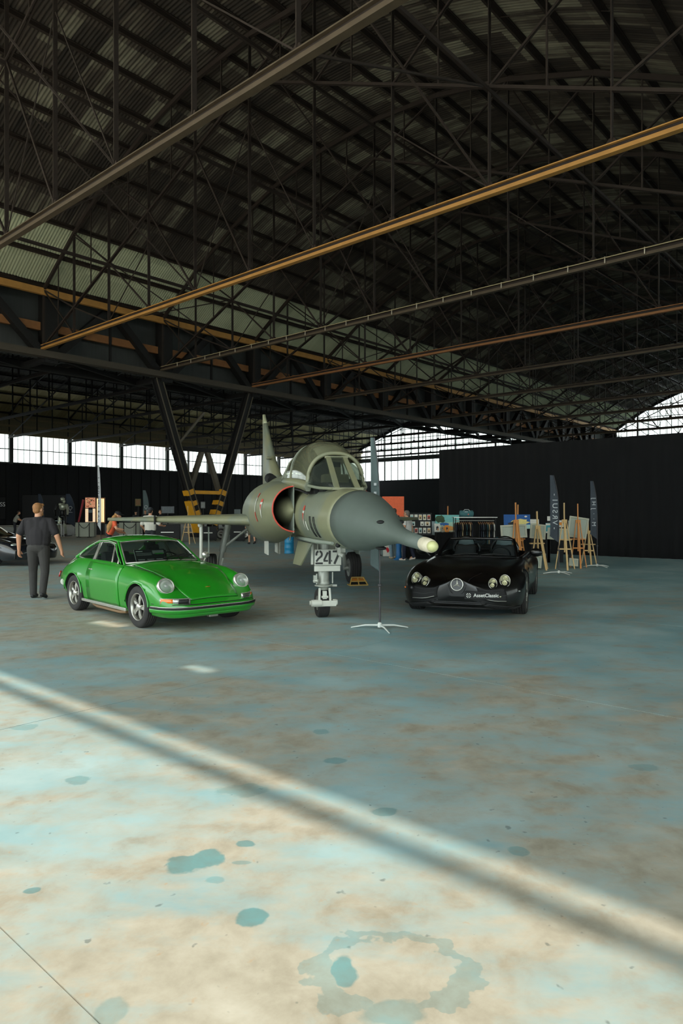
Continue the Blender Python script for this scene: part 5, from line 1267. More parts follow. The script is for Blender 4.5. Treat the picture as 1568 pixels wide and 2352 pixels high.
# ================================================================ PEOPLE
def fuse(mb, name, m_, parent, voxel=.012, smooth=5):
    "union of overlapping solids into one continuous surface"
    o = mb.build(name, m_, parent)
    md = o.modifiers.new('r', 'REMESH'); md.mode = 'VOXEL'; md.voxel_size = voxel; md.use_smooth_shade = True
    md = o.modifiers.new('s', 'SMOOTH'); md.factor = .5; md.iterations = smooth
    return bake(o)
SKIN = mat('skin', srgb(205, 150, 118), .55, 0, .08, 8)
def hand(mb, w, d, out, curl=.6, sc=1.0):
    "palm at wrist w, fingers along d, thumb side = out"
    w, d, out = Vector(w), Vector(d).normalized(), Vector(out).normalized(); n = d.cross(out).normalized()
    mb.capsule(w + d*.02*sc, w + d*.075*sc, .024*sc, .030*sc); mb.capsule(w + d*.03*sc + out*.02*sc, w + d*.085*sc + out*.025*sc, .016*sc, .014*sc); mb.capsule(w + d*.03*sc - out*.02*sc, w + d*.08*sc - out*.025*sc, .016*sc, .014*sc)
    for k, ln in enumerate((.068, .078, .072, .056)):
        b = w + d*.088*sc + out*(.030 - .02*k)*sc; dd = d; p = b
        for seg, f in enumerate((.45, .32, .25)):
            a = curl*(seg+.5); q = p + (d*math.cos(a) + n*math.sin(a))*ln*f*sc; mb.capsule(p, q, (.0095-.001*seg)*sc, (.009-.001*seg)*sc, 8); p = q
    p = w + d*.025*sc + out*.028*sc; q = p + (d*.7 + out*.6 + n*.25).normalized()*.045*sc; mb.capsule(p, q, .012*sc, .011*sc, 8); mb.capsule(q, q + (d*.9 + out*.15 + n*.3).normalized()*.035*sc, .011*sc, .009*sc, 8)
def person(label, loc, rz, H=1.75, build=1.0, top=(30, 30, 32), trous=(40, 40, 42), shoes=(25, 24, 24), hair=(90, 62, 40), skin=SKIN, stride=.0, lean=0.0, headturn=0.0, headtilt=0.0,
           armL=None, armR=None, sleeve=.55, shorts=False, hairlen='short', cap=None, beard=False, vox=.014, hem=0.90, seat=False, group=None, apart=0.0):
    p = thing('person', label, 'person', loc, rz, group); k = H/1.75; B = build
    V = lambda x, y, z: Vector((x, y + lean*max(0, z-.95), z - abs(lean)*.25*max(0, z-.95)))*k
    hip = [V(s*.078*B, 0, .92) for s in (-1, 1)]
    fy = (stride, -stride)
    knee = [V(s*(.105*B+apart*.5), fy[i]*.55 + .03, .50) for i, s in enumerate((-1, 1))]
    ank = [V(s*(.10*B+apart), fy[i]*1.0 - .02, .085 + (.05 if fy[i] < 0 and stride > .08 else 0)) for i, s in enumerate((-1, 1))]
    sh = [V(s*.178*B, 0, 1.40) for s in (-1, 1)]
    if armL is None: armL = ((-.29*B, -.01, 1.15), (-.31*B, .06, .89))
    if armR is None: armR = ((.29*B, -.02, 1.15), (.33*B, .04, .89))
    arms = [[V(*a) for a in armL], [V(*a) for a in armR]]
    hd = V(0, .015, 1.635); nk = V(0, -.005, 1.48)
    HM = Matrix.Translation(hd) @ Matrix.Rotation(headturn, 4, 'Z') @ Matrix.Rotation(headtilt, 4, 'X'); hp = lambda x, y, z: HM @ (Vector((x, y, z))*k)
    # body (skin): head, neck, trunk, limbs in one surface
    b = MB()
    b.ball(hp(0, -.01, .03), Vector((.078, .096, .098))*k, 14, 10, rot=HM.to_3x3()); b.ball(hp(0, .03, -.045), Vector((.058, .062, .07))*k, 12, 8, rot=HM.to_3x3())
    b.capsule(hp(0, .088, .005), hp(0, .102, -.022), .010*k, .015*k, 8)                       # nose
    for s in (-1, 1): b.ball(hp(s*.08, -.005, -.01), Vector((.012, .02, .033))*k, 8, 6, rot=HM.to_3x3())
    b.capsule(hp(-.022, .082, -.062), hp(.022, .082, -.062), .009*k, .009*k, 8)                # mouth
    b.capsule(nk - Vector((0, 0, .03*k)), hp(0, -.015, -.07), .062*k*B**.5, .056*k)
    b.capsule(V(0, 0, 1.02), V(0, 0, 1.32), .10*k*B, .10*k*B)
    for i, s in enumerate((-1, 1)):
        b.capsule(V(0, 0, 1.40), sh[i], .055*k*B, .05*k*B); e, w = arms[i]
        b.capsule(sh[i], e, .056*k*B**.7, .043*k*B**.6); b.capsule(e, w, .043*k*B**.6, .029*k*B**.4)
        d = (w-e).normalized(); hand(b, w, (d*.5 + Vector((0, .12, -.7))).normalized() if d.z < -.5 else d, Vector((-s*.35, 1, 0)) if abs(d.z) > .5 else Vector((-s, 0, .3)), .55, k*1.05)
        b.capsule(hip[i], knee[i], .07*k*B, .055*k); b.capsule(knee[i], ank[i], .056*k, .04*k); b.capsule(ank[i], ank[i] + Vector((0, .12, -.04))*k, .036*k, .03*k)
    body = fuse(b, 'body', skin, p, vox if vox < .012 else vox*.8, 3)
    def flat(o, f):
        for v in o.data.vertices:
            z = v.co.z/k
            if z < .98 or z > 1.46 or abs(v.co.x) > .2*k*B: continue
            base = lean*max(0, z-.95)*k; v.co.y = base + (v.co.y-base)*f
    flat(body, .6)
    for s in (-1, 1):
        MB().ball(hp(s*.032, .083, .012), Vector((.013, .007, .008))*k, 8, 6, rot=HM.to_3x3()).build('eye', M_BLACK, p)
    # shirt
    c = MB(); mt = mat('cloth_%d_%d_%d' % top, srgb(*top), .85, 0, .15, 10, bump=.35, bscale=12)
    c.capsule(V(0, .0, hem+.14), V(0, 0, 1.18), .155*k*B, .16*k*B); c.capsule(V(-.07*B, -.0, 1.2), V(-.09*B, 0, 1.36), .125*k*B, .105*k*B); c.capsule(V(.07*B, 0, 1.2), V(.09*B, 0, 1.36), .125*k*B, .105*k*B)
    c.capsule(V(0, -.012, 1.30), V(0, -.012, 1.425), .105*k*B, .085*k*B); c.capsule(V(-.055*B, 0, hem+.13), V(-.055*B, 0, 1.2), .128*k*B, .125*k*B); c.capsule(V(.055*B, 0, hem+.13), V(.055*B, 0, 1.2), .128*k*B, .125*k*B)
    for i, s in enumerate((-1, 1)):
        c.capsule(V(0, 0, 1.42), sh[i], .068*k*B, .072*k*B); e, w = arms[i]
        if sleeve <= 1: c.capsule(sh[i], sh[i].lerp(e, sleeve), .072*k*B, .064*k*B)
        else: c.capsule(sh[i], e, .075*k*B, .058*k*B); c.capsule(e, e.lerp(w, sleeve-1), .057*k*B, .044*k*B)
    so = fuse(c, 'shirt', mt, p, vox, 4)
    for v in so.data.vertices:                                                    # flatten front-back, cut a straight hem
        base = lean*max(0, v.co.z/k-.95)*k
        if abs(v.co.x) < .2*k*B: v.co.y = base + (v.co.y-base)*.82
        if v.co.z < hem*k: v.co.z = hem*k
    # trousers
    t = MB(); tm_ = mat('cloth_%d_%d_%d' % trous, srgb(*trous), .85, 0, .15, 10, bump=.35, bscale=14)
    t.capsule(V(-.045*B, 0, .95), V(.045*B, 0, .95), .108*k*B, .108*k*B); t.capsule(V(0, 0, .97), V(0, 0, 1.02), .115*k*B, .115*k*B)
    for i in (0, 1):
        t.capsule(hip[i], knee[i], .092*k*B, .076*k); 
        if not shorts: t.capsule(knee[i], ank[i], .076*k, .062*k)
    fuse(t, 'trousers', tm_, p, vox, 3)
    for i in (0, 1):
        f = MB(); a = ank[i]; tip = a.z > .11*k; a0 = Vector((a.x, a.y, 0.0))
        up = Vector((0, 0, .03*k if tip else 0)); f.capsule(a0 + Vector((0, -.03, .045))*k + up*1.6, a0 + Vector((0, .15, .038))*k, .042*k, .036*k); f.capsule(a0 + Vector((0, -.02, .05))*k + up, a - Vector((0, 0, .0)), .043*k, .045*k)
        fo = fuse(f, 'shoe', mat('shoe_%d_%d_%d' % shoes, srgb(*shoes), .6), p, .012, 2)
        for v in fo.data.vertices:
            if v.co.z < .004: v.co.z = .004
    # hair
    h = MB(); hm_ = mat('hair_%d_%d_%d' % hair, srgb(*hair), .7, 0, .35, 40, bump=.4, bscale=60)
    h.ball(hp(0, -.03, .042), Vector((.085, .090, .088))*k, 14, 10, rot=HM.to_3x3())
    if hairlen == 'short': h.ball(hp(0, -.05, -.01), Vector((.074, .062, .07))*k, 12, 8, rot=HM.to_3x3()); h.capsule(hp(-.04, .05, .085), hp(.04, .05, .085), .03*k, .03*k)
    if hairlen == 'long':
        h.ball(hp(0, -.06, -.04), Vector((.085, .06, .12))*k, 12, 8, rot=HM.to_3x3()); h.capsule(hp(.05, -.09, -.06), hp(.15, -.19, -.40), .075*k, .085*k); h.capsule(hp(.15, -.19, -.38), hp(.16, -.20, -.56), .085*k, .035*k)
    fuse(h, 'hair', hm_, p, vox if vox < .012 else .012, 3)
    if beard:
        q = MB(); q.ball(hp(0, .045, -.085), Vector((.058, .05, .045))*k, 12, 8, rot=HM.to_3x3()); fuse(q, 'beard', hm_, p, .01, 3)
    if cap:
        q = MB(); q.ball(hp(0, -.01, .065), Vector((.092, .108, .085))*k, 14, 8, rot=HM.to_3x3()); q.ball(hp(0, .12, .055), Vector((.07, .075, .012))*k, 12, 6, rot=HM.to_3x3()); q.build('cap', mat('cap_cloth_%d_%d_%d' % cap, srgb(*cap), .8), p)
    return p
# the man walking away on the left
man = person('man walking away in black t-shirt and charcoal trousers beside the green coupe', (-5.60, 12.62, 0), R(3), 1.76, 1.22, (36, 33, 36), (56, 54, 52), (28, 27, 27), (150, 104, 62), stride=.10,
             headturn=R(-28), armL=((-.345, -.02, 1.16), (-.37, .05, .90)), armR=((.345, -.03, 1.15), (.40, .04, .89)), sleeve=.72, beard=True, vox=.011, hem=.93)
ph = MB(); ph.box((0, 0, 0), (.012, .075, .15)); ph.build('phone', M_BLACK, None, loc=(-5.60-.46, 12.62+.09, .80), rot=(0, R(8), R(3)), label='black phone in the left hand of the man walking away', cat='phone')
# people around the stands
sk2 = SKIN
person('woman with long fair hair, black cap and orange and black top leaning forward', (-7.15, 21.0, 0), R(-75), 1.66, .95, (222, 96, 60), (26, 26, 30), hair=(176, 130, 78), hairlen='long', cap=(34, 34, 38), lean=.38, headtilt=R(-10),
       armR=((.24, .16, 1.18), (.16, .42, 1.12)), armL=((-.24, .1, 1.15), (-.2, .36, 1.05)), sleeve=.5)
person('man in white t-shirt and dark cap seen from behind, beyond the jet wing', (-6.72, 24.0, 0), R(-8), 1.74, 1.15, (206, 203, 192), (40, 42, 46), hair=(40, 32, 28), cap=(52, 56, 60), armR=((.33, .04, 1.16), (.36, .26, 1.12)), armL=((-.33, 0, 1.14), (-.30, .2, .98)), sleeve=.8)
person('person in black behind the second grey counter, wearing a black cap', (-13.7, 45.5, 0), R(170), 1.68, 1.0, (24, 24, 26), (26, 26, 28), hair=(40, 30, 26), cap=(20, 20, 22), vox=.02)
person('person in black t-shirt with bare head behind the second grey counter', (-13.1, 45.6, 0), R(185), 1.72, 1.05, (26, 26, 28), (26, 26, 28), hair=(70, 46, 34), vox=.02)
person('person in black beside the dark screen behind the jet wing', (-11.3, 42.6, 0), R(120), 1.72, 1.05, (22, 22, 24), (24, 24, 26), hair=(110, 84, 64), vox=.02)
person('person in khaki shorts and black shoes beyond the jet intake', (-4.46, 34.0, 0), R(30), 1.74, 1.0, (60, 60, 62), (92, 84, 66), shoes=(24, 24, 24), shorts=True, stride=.12, vox=.018)
person('person in light shirt bending over a table at the far left', (-21.3, 44.5, 0), R(-60), 1.72, 1.05, (150, 150, 138), (40, 40, 44), hair=(60, 48, 40), lean=.35, armR=((.22, .22, 1.15), (.18, .45, 1.08)), vox=.02)
person('person in pale jeans and tan shoes behind the jet nose', (1.80, 23.4, 0), R(25), 1.72, 1.0, (60, 78, 96), (112, 134, 146), shoes=(188, 166, 136), hair=(80, 70, 62), vox=.016)
person('man in white shirt, navy trousers and white sneakers behind the jet nose', (2.20, 22.5, 0), R(60), 1.66, 1.05, (214, 212, 208), (26, 32, 52), shoes=(214, 200, 190), hair=(120, 112, 104), stride=.14, lean=.08, vox=.016)
# ================================================================ SHOW PROPS
M_WOOD = mat('pale_easel_wood', srgb(206, 172, 118), .6, 0, .2, 6, stretch=(6, 6, .8))
M_WOODO = mat('orange_easel_wood', srgb(198, 130, 66), .6, 0, .2, 6, stretch=(6, 6, .8))
M_CANV = mat('raw_canvas_back', srgb(164, 172, 160), .9, 0, .08, 20)
M_STRET = mat('stretcher_wood', srgb(176, 176, 158), .8, 0, .1, 10)
M_FLAGG = mat('dark_grey_flag_cloth', srgb(58, 64, 72), .8, 0, .12, 6)
M_FLAGT = mat('slate_green_flag_cloth', srgb(86, 100, 100), .8, 0, .1, 6)
M_FLAGN = mat('navy_flag_cloth', srgb(44, 54, 68), .8, 0, .12, 6)
M_FLAGW = mat('pale_grey_flag_cloth', srgb(226, 230, 232), .8, 0, .08, 6)
M_POLE = mat('grey_flag_pole', srgb(78, 76, 78), .4, .5)
M_FOOT = mat('white_flag_foot', srgb(206, 210, 204), .4)
def feather_flag(label, loc, rz, h, w, m_, logo=None, side=1, top=1.0, z0=.7, bow=.10, foot=.45, arms=(10, 170, 285)):
    f = thing('feather_flag', label, 'flag', loc, rz, 'feather flags')
    MB().tube([(0, 0, .04), (0, 0, z0*.75)], .014, 8).build('pole', M_POLE, f)
    pts = [(0, 0, z0*.7)] + [(side*w*.58*max(0, (t-.45)/.55)**2.4, 0, lerp(z0*.7, h, t)) for t in [i/14 for i in range(1, 15)]]
    MB().tube(pts, [.010]*8 + [.008]*7, 6).build('pole_tip', M_POLE, f)
    MB().lathe([(.02, z0*.74), (.03, z0*.75), (.03, z0*.78), (.02, z0*.79)], 12).build('pole_joint', M_POLE, f)
    def edge(t):
        i = min(int(t*14), 13); return Vector(pts[i]).lerp(Vector(pts[i+1]), t*14-i)
    def cl(i, j):
        t = i; z = lerp(z0, h, t); p = edge(max(0, min(1, (z - z0*.7)/(h - z0*.7))))
        xe = side*w*(min(1, .05 + t/.5*.95) if False else 1.0)*(1 - .06*math.sin(t*3)); x = lerp(p.x, xe, j)
        return Vector((x, .012*math.sin(t*9+j*3), z + (.75*w)*j*(1-t)**14))
    c = MB(); c.grid(cl, 40, 6); c.build('cloth', m_, f, solid=.002)
    ft = MB()
    for a in arms:
        d = Vector((math.cos(R(a)), math.sin(R(a)), 0)); ft.tube([(0, 0, .05), d*foot*.5 + Vector((0, 0, .045)), d*foot + Vector((0, 0, .008))], [.016, .013, .008], 6)
    ft.lathe([(.03, .02), (.03, .08), (.015, .09)], 12); ft.build('foot', M_FOOT, f)
    if logo: logo(f)
    return f
def vtext(word, z_top, dz, x, size, m_, mirror=False, y=-.02, rot=90):
    "letters running down the flag"
    def go(f):
        for i, ch in enumerate(word):
            if ch == ' ': continue
            me = text_mesh(ch, size, .002); me.materials.clear(); me.materials.append(m_)
            mx = Matrix.Translation((x, y, z_top - dz*i)) @ Matrix.Rotation(R(90), 4, 'X') @ Matrix.Rotation(R(rot), 4, 'Z')
            if mirror: mx = mx @ Matrix.Scale(-1, 4, (0, 1, 0))
            me.transform(mx); put(bpy.data.objects.new('lettering', me), f)
    return go
M_LET = mat('pale_flag_print', srgb(190, 194, 196), .7); M_LETD = mat('dark_flag_print', srgb(46, 48, 50), .7)
def ringlogo(x, z, r):
    def go(f):
        g = MB(); g.tube([(x + r*math.cos(R(a)), -.02, z + r*math.sin(R(a))) for a in range(-70, 251, 20)], r*.26, 5); g.tube([(x, -.02, z-r*.7), (x+r*.1, -.02, z-r*2.0)], r*.22, 5); g.build('logo', M_LET, f)
        g = MB(); g.box((x, -.02, z-r*2.7), (r*2.6, .004, r*.3)); g.build('logo', M_LET, f)
    return go
# by the jet nose, seen with a narrow cloth
feather_flag('slate green feather flag on a white cross foot before the jet nose', (.525, 9.36, 0), R(0), 2.62, .13, M_FLAGT, lambda f: [MB().box((-.065, -.02, z), (.035, .004, .035)).build('print_mark', M_LET, f) for z in (1.86, 1.98)], side=-1, z0=.78, bow=.02, foot=.40)
# by the easels
feather_flag('taller dark grey feather flag between the easels with mirrored lettering', gp(1283, 1319), R(8), 2.55, .25, M_FLAGG, vtext('-IUSRV-', 2.05, .145, -.12, .20, M_LET, True), side=-1, z0=.80, bow=.12, foot=.40)
feather_flag('rightmost dark grey feather flag by the black drape', gp(1371, 1303), R(8), 2.50, .22, M_FLAGG, vtext('JHJ··M', 2.0, .15, -.12, .17, M_LET, True), side=-1, z0=.80, bow=.14, foot=.40)
# left background
feather_flag('tall pale grey feather flag seen almost edge on, near the orange light box', (-13.0, 36.9, 0), R(-48), 4.15, .44, M_FLAGW, vtext('IIOUVHIEVU', 3.45, .26, -.24, .26, M_LETD), side=-1, z0=.55, bow=.10, foot=.6)
feather_flag('navy feather flag with round pale logo beside the metal figure', dp(172, 1232, 47.3).xy.to_3d(), R(4), 2.85, .62, M_FLAGN, ringlogo(-.30, 1.88, .11), side=-1, z0=.55, bow=.3, foot=.5)
feather_flag('navy feather flag behind the head of the walking man', dp(101, 1232, 47).xy.to_3d(), R(4), 2.85, .40, M_FLAGN, None, side=-1, z0=.6, bow=.28, foot=.5)
feather_flag('slate feather flag with round logo behind the man in white', dp(342, 1230, 47).xy.to_3d(), R(4), 3.1, .42, M_FLAGT, ringlogo(-.2, 1.95, .10), side=-1, z0=.7, bow=.2, foot=.5)

# ---- easels and canvases
def easel(label, loc, rz, hm, m_, spread=.34, group='wooden easels'):
    e = thing('easel', label, 'easel', loc, rz, group)
    top = Vector((0, .06, hm*.72))
    for s in (-1, 1): MB().bar((s*spread, .0, 0), (s*.05, .10, hm*.72), .045, .025).build('leg', m_, e)
    MB().bar((0, -.50, 0), (0, .06, hm*.74), .045, .025).build('rear_leg', m_, e)
    MB().bar((0, .08, hm*.25), (0, .17, hm), .05, .03).build('mast', m_, e)
    MB().bar((-spread*.66, .06, hm*.30), (spread*.66, .06, hm*.30), .03, .04).build('cross_rail', m_, e)
    MB().box((0, .16, hm*.44), (.42, .09, .03)).build('tray', m_, e)
    MB().box((0, .10, hm*.72), (.14, .06, .10)).build('head_block', m_, e, bevel=.008)
    return e
def canvas_back(label, w, h, c, rz, tilt, roll=0.0, group='canvases seen from behind'):
    o = thing('canvas', label, 'canvas', c, rz, group); o.rotation_euler = (tilt, roll, rz)
    MB().box((0, .012, 0), (w-.01, .006, h-.01)).build('cloth', M_CANV, o)
    for nm, cc, sz in (('stretcher_bar', (0, -.005, h/2-.025), (w, .03, .05)), ('stretcher_bar', (0, -.005, -h/2+.025), (w, .03, .05)), ('stretcher_bar', (-w/2+.025, -.005, 0), (.05, .03, h-.1)), ('stretcher_bar', (w/2-.025, -.005, 0), (.05, .03, h-.1))):
        MB().box(cc, sz).build(nm, M_STRET, o, bevel=.003)
    return o
def at_px(px, py, Y): return dp(px, py, Y)
def face_cam(p): return 0.0
p = gp(1187, 1334); p = dp(1187, 1290, 18.6); p.z = 0
easel('orange wooden easel behind the black roadster', p, R(0), 1.86, M_WOODO, .18); canvas_back('wide canvas back on the orange easel behind the roadster', .72, .37, dp(1184, 1222, 18.6) + Vector((0, .22, 0)), 0, R(-6), R(-3))
p = gp(1238, 1308); easel('pale wooden easel with slim canvas, right of the roadster', p, R(6), 1.62, M_WOOD, .24); canvas_back('slim canvas back on the pale easel right of the roadster', .46, .42, dp(1237, 1222, 19.3) + Vector((0, .1, 0)), R(6), R(-6), R(6))
p = gp(1297, 1308); easel('wooden easel behind the taller dark flag', p, R(-10), 1.86, M_WOOD, .26); canvas_back('canvas back half hidden by the taller dark flag', .62, .34, dp(1285, 1228, 19.6) + Vector((0, .12, 0)), R(-8), R(-6), R(4))
p = gp(1328, 1304); easel('wooden easel with the tall tilted canvas', p, R(-12), 1.84, M_WOODO, .22); canvas_back('tall tilted canvas back on the right hand easel', .55, .62, dp(1330, 1213, 19.9) + Vector((0, .12, 0)), R(-10), R(-6), R(9))
p = gp(1352, 1296); easel('rightmost wooden easel partly behind the dark flag', p, R(-12), 1.35, M_WOOD, .22)
canvas_back('small canvas leaning low against the pale easel', .26, .34, dp(1229, 1291, 19.0) + Vector((0, -.16, .01)), R(8), R(-4), R(7)); canvas_back('small canvas leaning low between the right hand easels', .26, .22, dp(1313, 1293, 19.6) + Vector((0, -.14, .02)), R(-4), R(-4), R(5))
# ---- painted pictures (flat boards with a little thickness)
def board(label, w, h, c, rz=0, tilt=R(-5), edge=M_STRET, cat='painting', name='painting', group=None):
    o = thing(name, label, cat, c, rz, group); o.rotation_euler = (tilt, 0, rz)
    MB().box((0, .012, 0), (w, .024, h)).build('panel', edge, o); return o
def shape(o, nm, pts, m_, y=-.004):
    g = MB(); g.prism([(a, y, b) for a, b in pts], (0, .003, 0)); return g.build(nm, m_, o)
def blob(cx, cz, rx, rz_, n=14, j=.15, seed=1):
    rn = random.Random(seed); return [(cx + rx*math.cos(2*PI*i/n)*(1+rn.uniform(-j, j)), cz + rz_*math.sin(2*PI*i/n)*(1+rn.uniform(-j, j))) for i in range(n)][::-1]
def rect(cx, cz, w, h): return [(cx-w/2, cz-h/2), (cx+w/2, cz-h/2), (cx+w/2, cz+h/2), (cx-w/2, cz+h/2)]
C_ = lambda nm, r, g, b: mat('art_' + nm, srgb(r, g, b), .7, 0, .2, 12)
b1 = board('seaside painting with blue sky and dark tree on the left easel', .80, .57, dp(1027, 1203, 23.0), 0, edge=C_('sky', 120, 190, 186))
shape(b1, 'haze', rect(.06, -.06, .68, .2), C_('haze', 170, 206, 186)); shape(b1, 'tree', blob(-.24, .14, .16, .13, 16, .25, 3), C_('tree', 52, 78, 50), -.007); shape(b1, 'parasol', blob(-.12, -.03, .17, .05, 12, .1, 5), C_('parasol', 40, 96, 160), -.010)
shape(b1, 'crowd', blob(.02, -.17, .26, .08, 14, .2, 6), C_('crowd', 220, 160, 90), -.013); shape(b1, 'ground', rect(0, -.25, .78, .06), C_('ground', 196, 190, 166), -.009)
easel('wooden easel with the seaside painting', (dp(1029, 1200, 23.0) + Vector((0, -.2, 0))).xy.to_3d() + Vector((0, .45, 0)), R(180), 1.80, M_WOODO, .3)
for i, (px, py, w, h, lb) in enumerate(((1004, 1213, .19, .27, 'white comic print leaning before the seaside painting'), (1015.5, 1215, .05, .24, 'narrow grey print beside the white comic print'), (1026, 1215, .13, .22, 'orange figure print before the seaside painting'))):
    o = board(lb, w, h, dp(px, py, 22.6), 0, edge=(C_('white', 214, 212, 202), C_('greyp', 150, 160, 158), C_('orange', 226, 140, 54))[i], cat='print', name='print')
    shape(o, 'figure', blob(0, -.02, w*.25, h*.3, 10, .3, i+9), C_('ink', 40, 44, 48)); shape(o, 'figure', blob(w*.1, -.06, w*.18, h*.16, 8, .3, i+19), C_('warm', 206, 150, 110), -.007)
b2 = board('blue sky painting with yellow clouds and a dark swan shape', .78, .42, dp(1187, 1199, 20.2), 0, edge=C_('deep', 30, 84, 150))
shape(b2, 'cloud', blob(.10, -.02, .24, .10, 16, .25, 2), C_('cloud', 222, 206, 130)); shape(b2, 'water', rect(.12, -.15, .54, .12), C_('water', 170, 206, 200), -.006); shape(b2, 'bird', blob(-.16, -.07, .14, .05, 12, .4, 4), C_('ink', 30, 34, 40), -.010); shape(b2, 'bird_neck', [(-.2, -.05), (-.06, .06), (-.03, .05), (-.15, -.06)], C_('ink', 30, 34, 40), -.010); shape(b2, 'moon', blob(.26, .15, .04, .025, 10, .1, 2), C_('white', 214, 212, 202), -.007)
easel('wooden easel with the blue sky painting', (dp(1190, 1200, 20.2)).xy.to_3d() + Vector((0, .22, 0)), R(180), 1.82, M_WOODO, .3)
for i, (px, py, w, h, nm, lb) in enumerate(((1227, 1201, .28, .20, 'white', 'cream sketch behind the slim canvas'), (1261, 1192, .12, .14, 'white', 'small blank print left of the taller dark flag'), (1259, 1214, .16, .32, 'teal', 'teal and white print left of the taller dark flag'), (1289, 1204, .20, .22, 'white', 'white print with an orange bird by the tall canvas'), (1310, 1206, .14, .26, 'greyp', 'grey print half behind the tall canvas'))):
    o = board(lb, w, h, dp(px, py, 21.6), 0, edge={'white': C_('white', 214, 212, 202), 'teal': C_('teal', 60, 150, 160), 'greyp': C_('greyp', 150, 160, 158)}[nm], cat='print', name='print')
    if i == 0: shape(o, 'wash', rect(0, -.06, .26, .06), C_('wash', 190, 188, 140))
    if i == 2: shape(o, 'band', rect(0, .12, .16, .06), C_('white', 214, 212, 202)); shape(o, 'band', rect(0, -.13, .16, .05), C_('white', 214, 212, 202))
    if i == 3: shape(o, 'bird', blob(-.02, .0, .06, .06, 10, .3, 8), C_('orange', 226, 140, 54)); shape(o, 'bird_wing', blob(.03, .03, .03, .025, 8, .3, 3), C_('ink', 30, 34, 40), -.007)
    sd = MB(); c0 = dp(px, py, 21.6); sd.box((0, .05, (c0.z-h/2)/2), (w*.7, .04, c0.z-h/2)); sd.build('stand_column', M_BLACK, None, loc=(c0.x, c0.y, 0), label=('slim black stand under the ' + lb).replace(' by the tall canvas', '').replace(' left of the taller dark flag', ' by the flag') if i != 1 else 'slim black stand under the small blank print', cat='stand', group='slim print stands')
# ---- print board, tables, orange banner
bk = board('black display board with rows of small art prints', .78, .74, dp(965, 1204, 23.2), 0, R(-3), M_BLACK, 'display board', 'display_board')
cols = [(226, 222, 206), (214, 196, 150), (150, 190, 190), (206, 170, 120), (196, 70, 50)]
k = 0
for r_, n_ in ((.22, 5), (0, 3), (-.23, 5)):
    for i in range(n_):
        x = -.29 + .145*i if n_ == 5 else (-.24, .06, .24)[i]; k += 1
        g = MB(); g.box((x, -.006, r_), (.11 if n_ == 5 else (.19 if i == 2 else .12), .008, .19 if n_ == 5 else .15)); g.build('print_card', C_('white', 214, 212, 202), bk)
        g = MB(); g.box((x, -.011, r_), (.08, .004, .13 if n_ == 5 else .10)); g.build('print_image', C_('card%d' % (k % 5), *cols[(k*2+i) % 5]), bk)
        g = MB(); g.prism([(a, -.016, b) for a, b in blob(x, r_-.02, .026, .035, 8, .35, k)], (0, .003, 0)); g.build('print_figure', C_('ink', 30, 34, 40), bk)
def table(label, c, w, d, h):
    t = thing('covered_table', label, 'table', c, 0, 'black covered tables'); g = MB(); g.box((0, 0, h-.02), (w, d, .04)); g.build('top', M_BLACK, t)
    g = MB(); n = 40
    ring = [(-w/2, -d/2), (w/2, -d/2), (w/2, d/2), (-w/2, d/2)]
    for i in range(4):
        a, b = Vector(ring[i] + (0,)), Vector(ring[(i+1) % 4] + (0,)); q = (b-a).normalized(); nn = Vector((q.y, -q.x, 0)); L_ = (b-a).length
        g.grid(lambda s, t_: a + q*(s*L_) + nn*(.012 + .012*math.sin(s*L_*28)*(1-t_)) + Vector((0, 0, .01 + t_*(h-.012))), 24, 2)
    g.build('cloth', M_DRAPE, t); return t
table('black covered table under the print board', (dp(965, 1230, 23.3)).xy.to_3d() + Vector((0, .12, 0)), .95, .5, .81)
table('black covered table under the seaside painting', (dp(1030, 1230, 23.1)).xy.to_3d() + Vector((0, -.35, 0)), .95, .5, .92)
ob = board('orange banner with a small black horse emblem behind the jet nose', .80, 1.3, Vector((1.72, 25.0, 1.10)), 0, 0, C_('orangebanner', 232, 104, 62), 'banner', 'banner')
shape(ob, 'horse_emblem', [(-.05, -.03), (-.035, .0), (.02, .005), (.04, .035), (.055, .03), (.05, .0), (.045, -.045), (.035, -.045), (.03, -.015), (-.02, -.02), (-.035, -.05), (-.045, -.05)], C_('ink', 20, 20, 22)); ob.children[-1].location = (.17, 0, .42)
for sx in (-.3, .3): MB().box((sx, 0.03, -1.08), (.06, .4, .03)).build('banner_foot', M_BLACK, ob); MB().box((sx, .035, -.84), (.03, .03, .5)).build('banner_post', M_BLACK, ob)
for lb, px, w, r_ in (('white poster with red drawing standing on the floor behind the jeans', 888, .27, 1), ('white sketch poster standing on the floor between the two people', 926, .22, 0)):
    o = board(lb, w, .42, dp(px, 1256, 24.4) + Vector((0, 0, -.0)), 0, R(-6), C_('white', 214, 212, 202), 'poster', 'poster'); o.location.z = .23
    shape(o, 'drawing', blob(.03, .02, .06, .08, 10, .4, 3+r_), C_('red' if r_ else 'ink', *((206, 40, 50) if r_ else (60, 60, 60))))
st = thing('blue_stand', 'bright blue moulded stand between the two people behind the jet nose', 'stand', gp(916, 1287)); MB().lathe([(.001, 0), (.17, .0), (.17, .03), (.10, .08), (.085, .35), (.11, .62), (.11, .66), (.001, .66)], 24).build('pedestal', mat('blue_plastic', srgb(20, 98, 158), .4), st); MB().lathe([(.06, .66), (.10, .70), (.10, .95), (.04, 1.0), (.001, 1.0)], 20).build('column_top', mat('blue_plastic', srgb(20, 98, 158), .4), st)
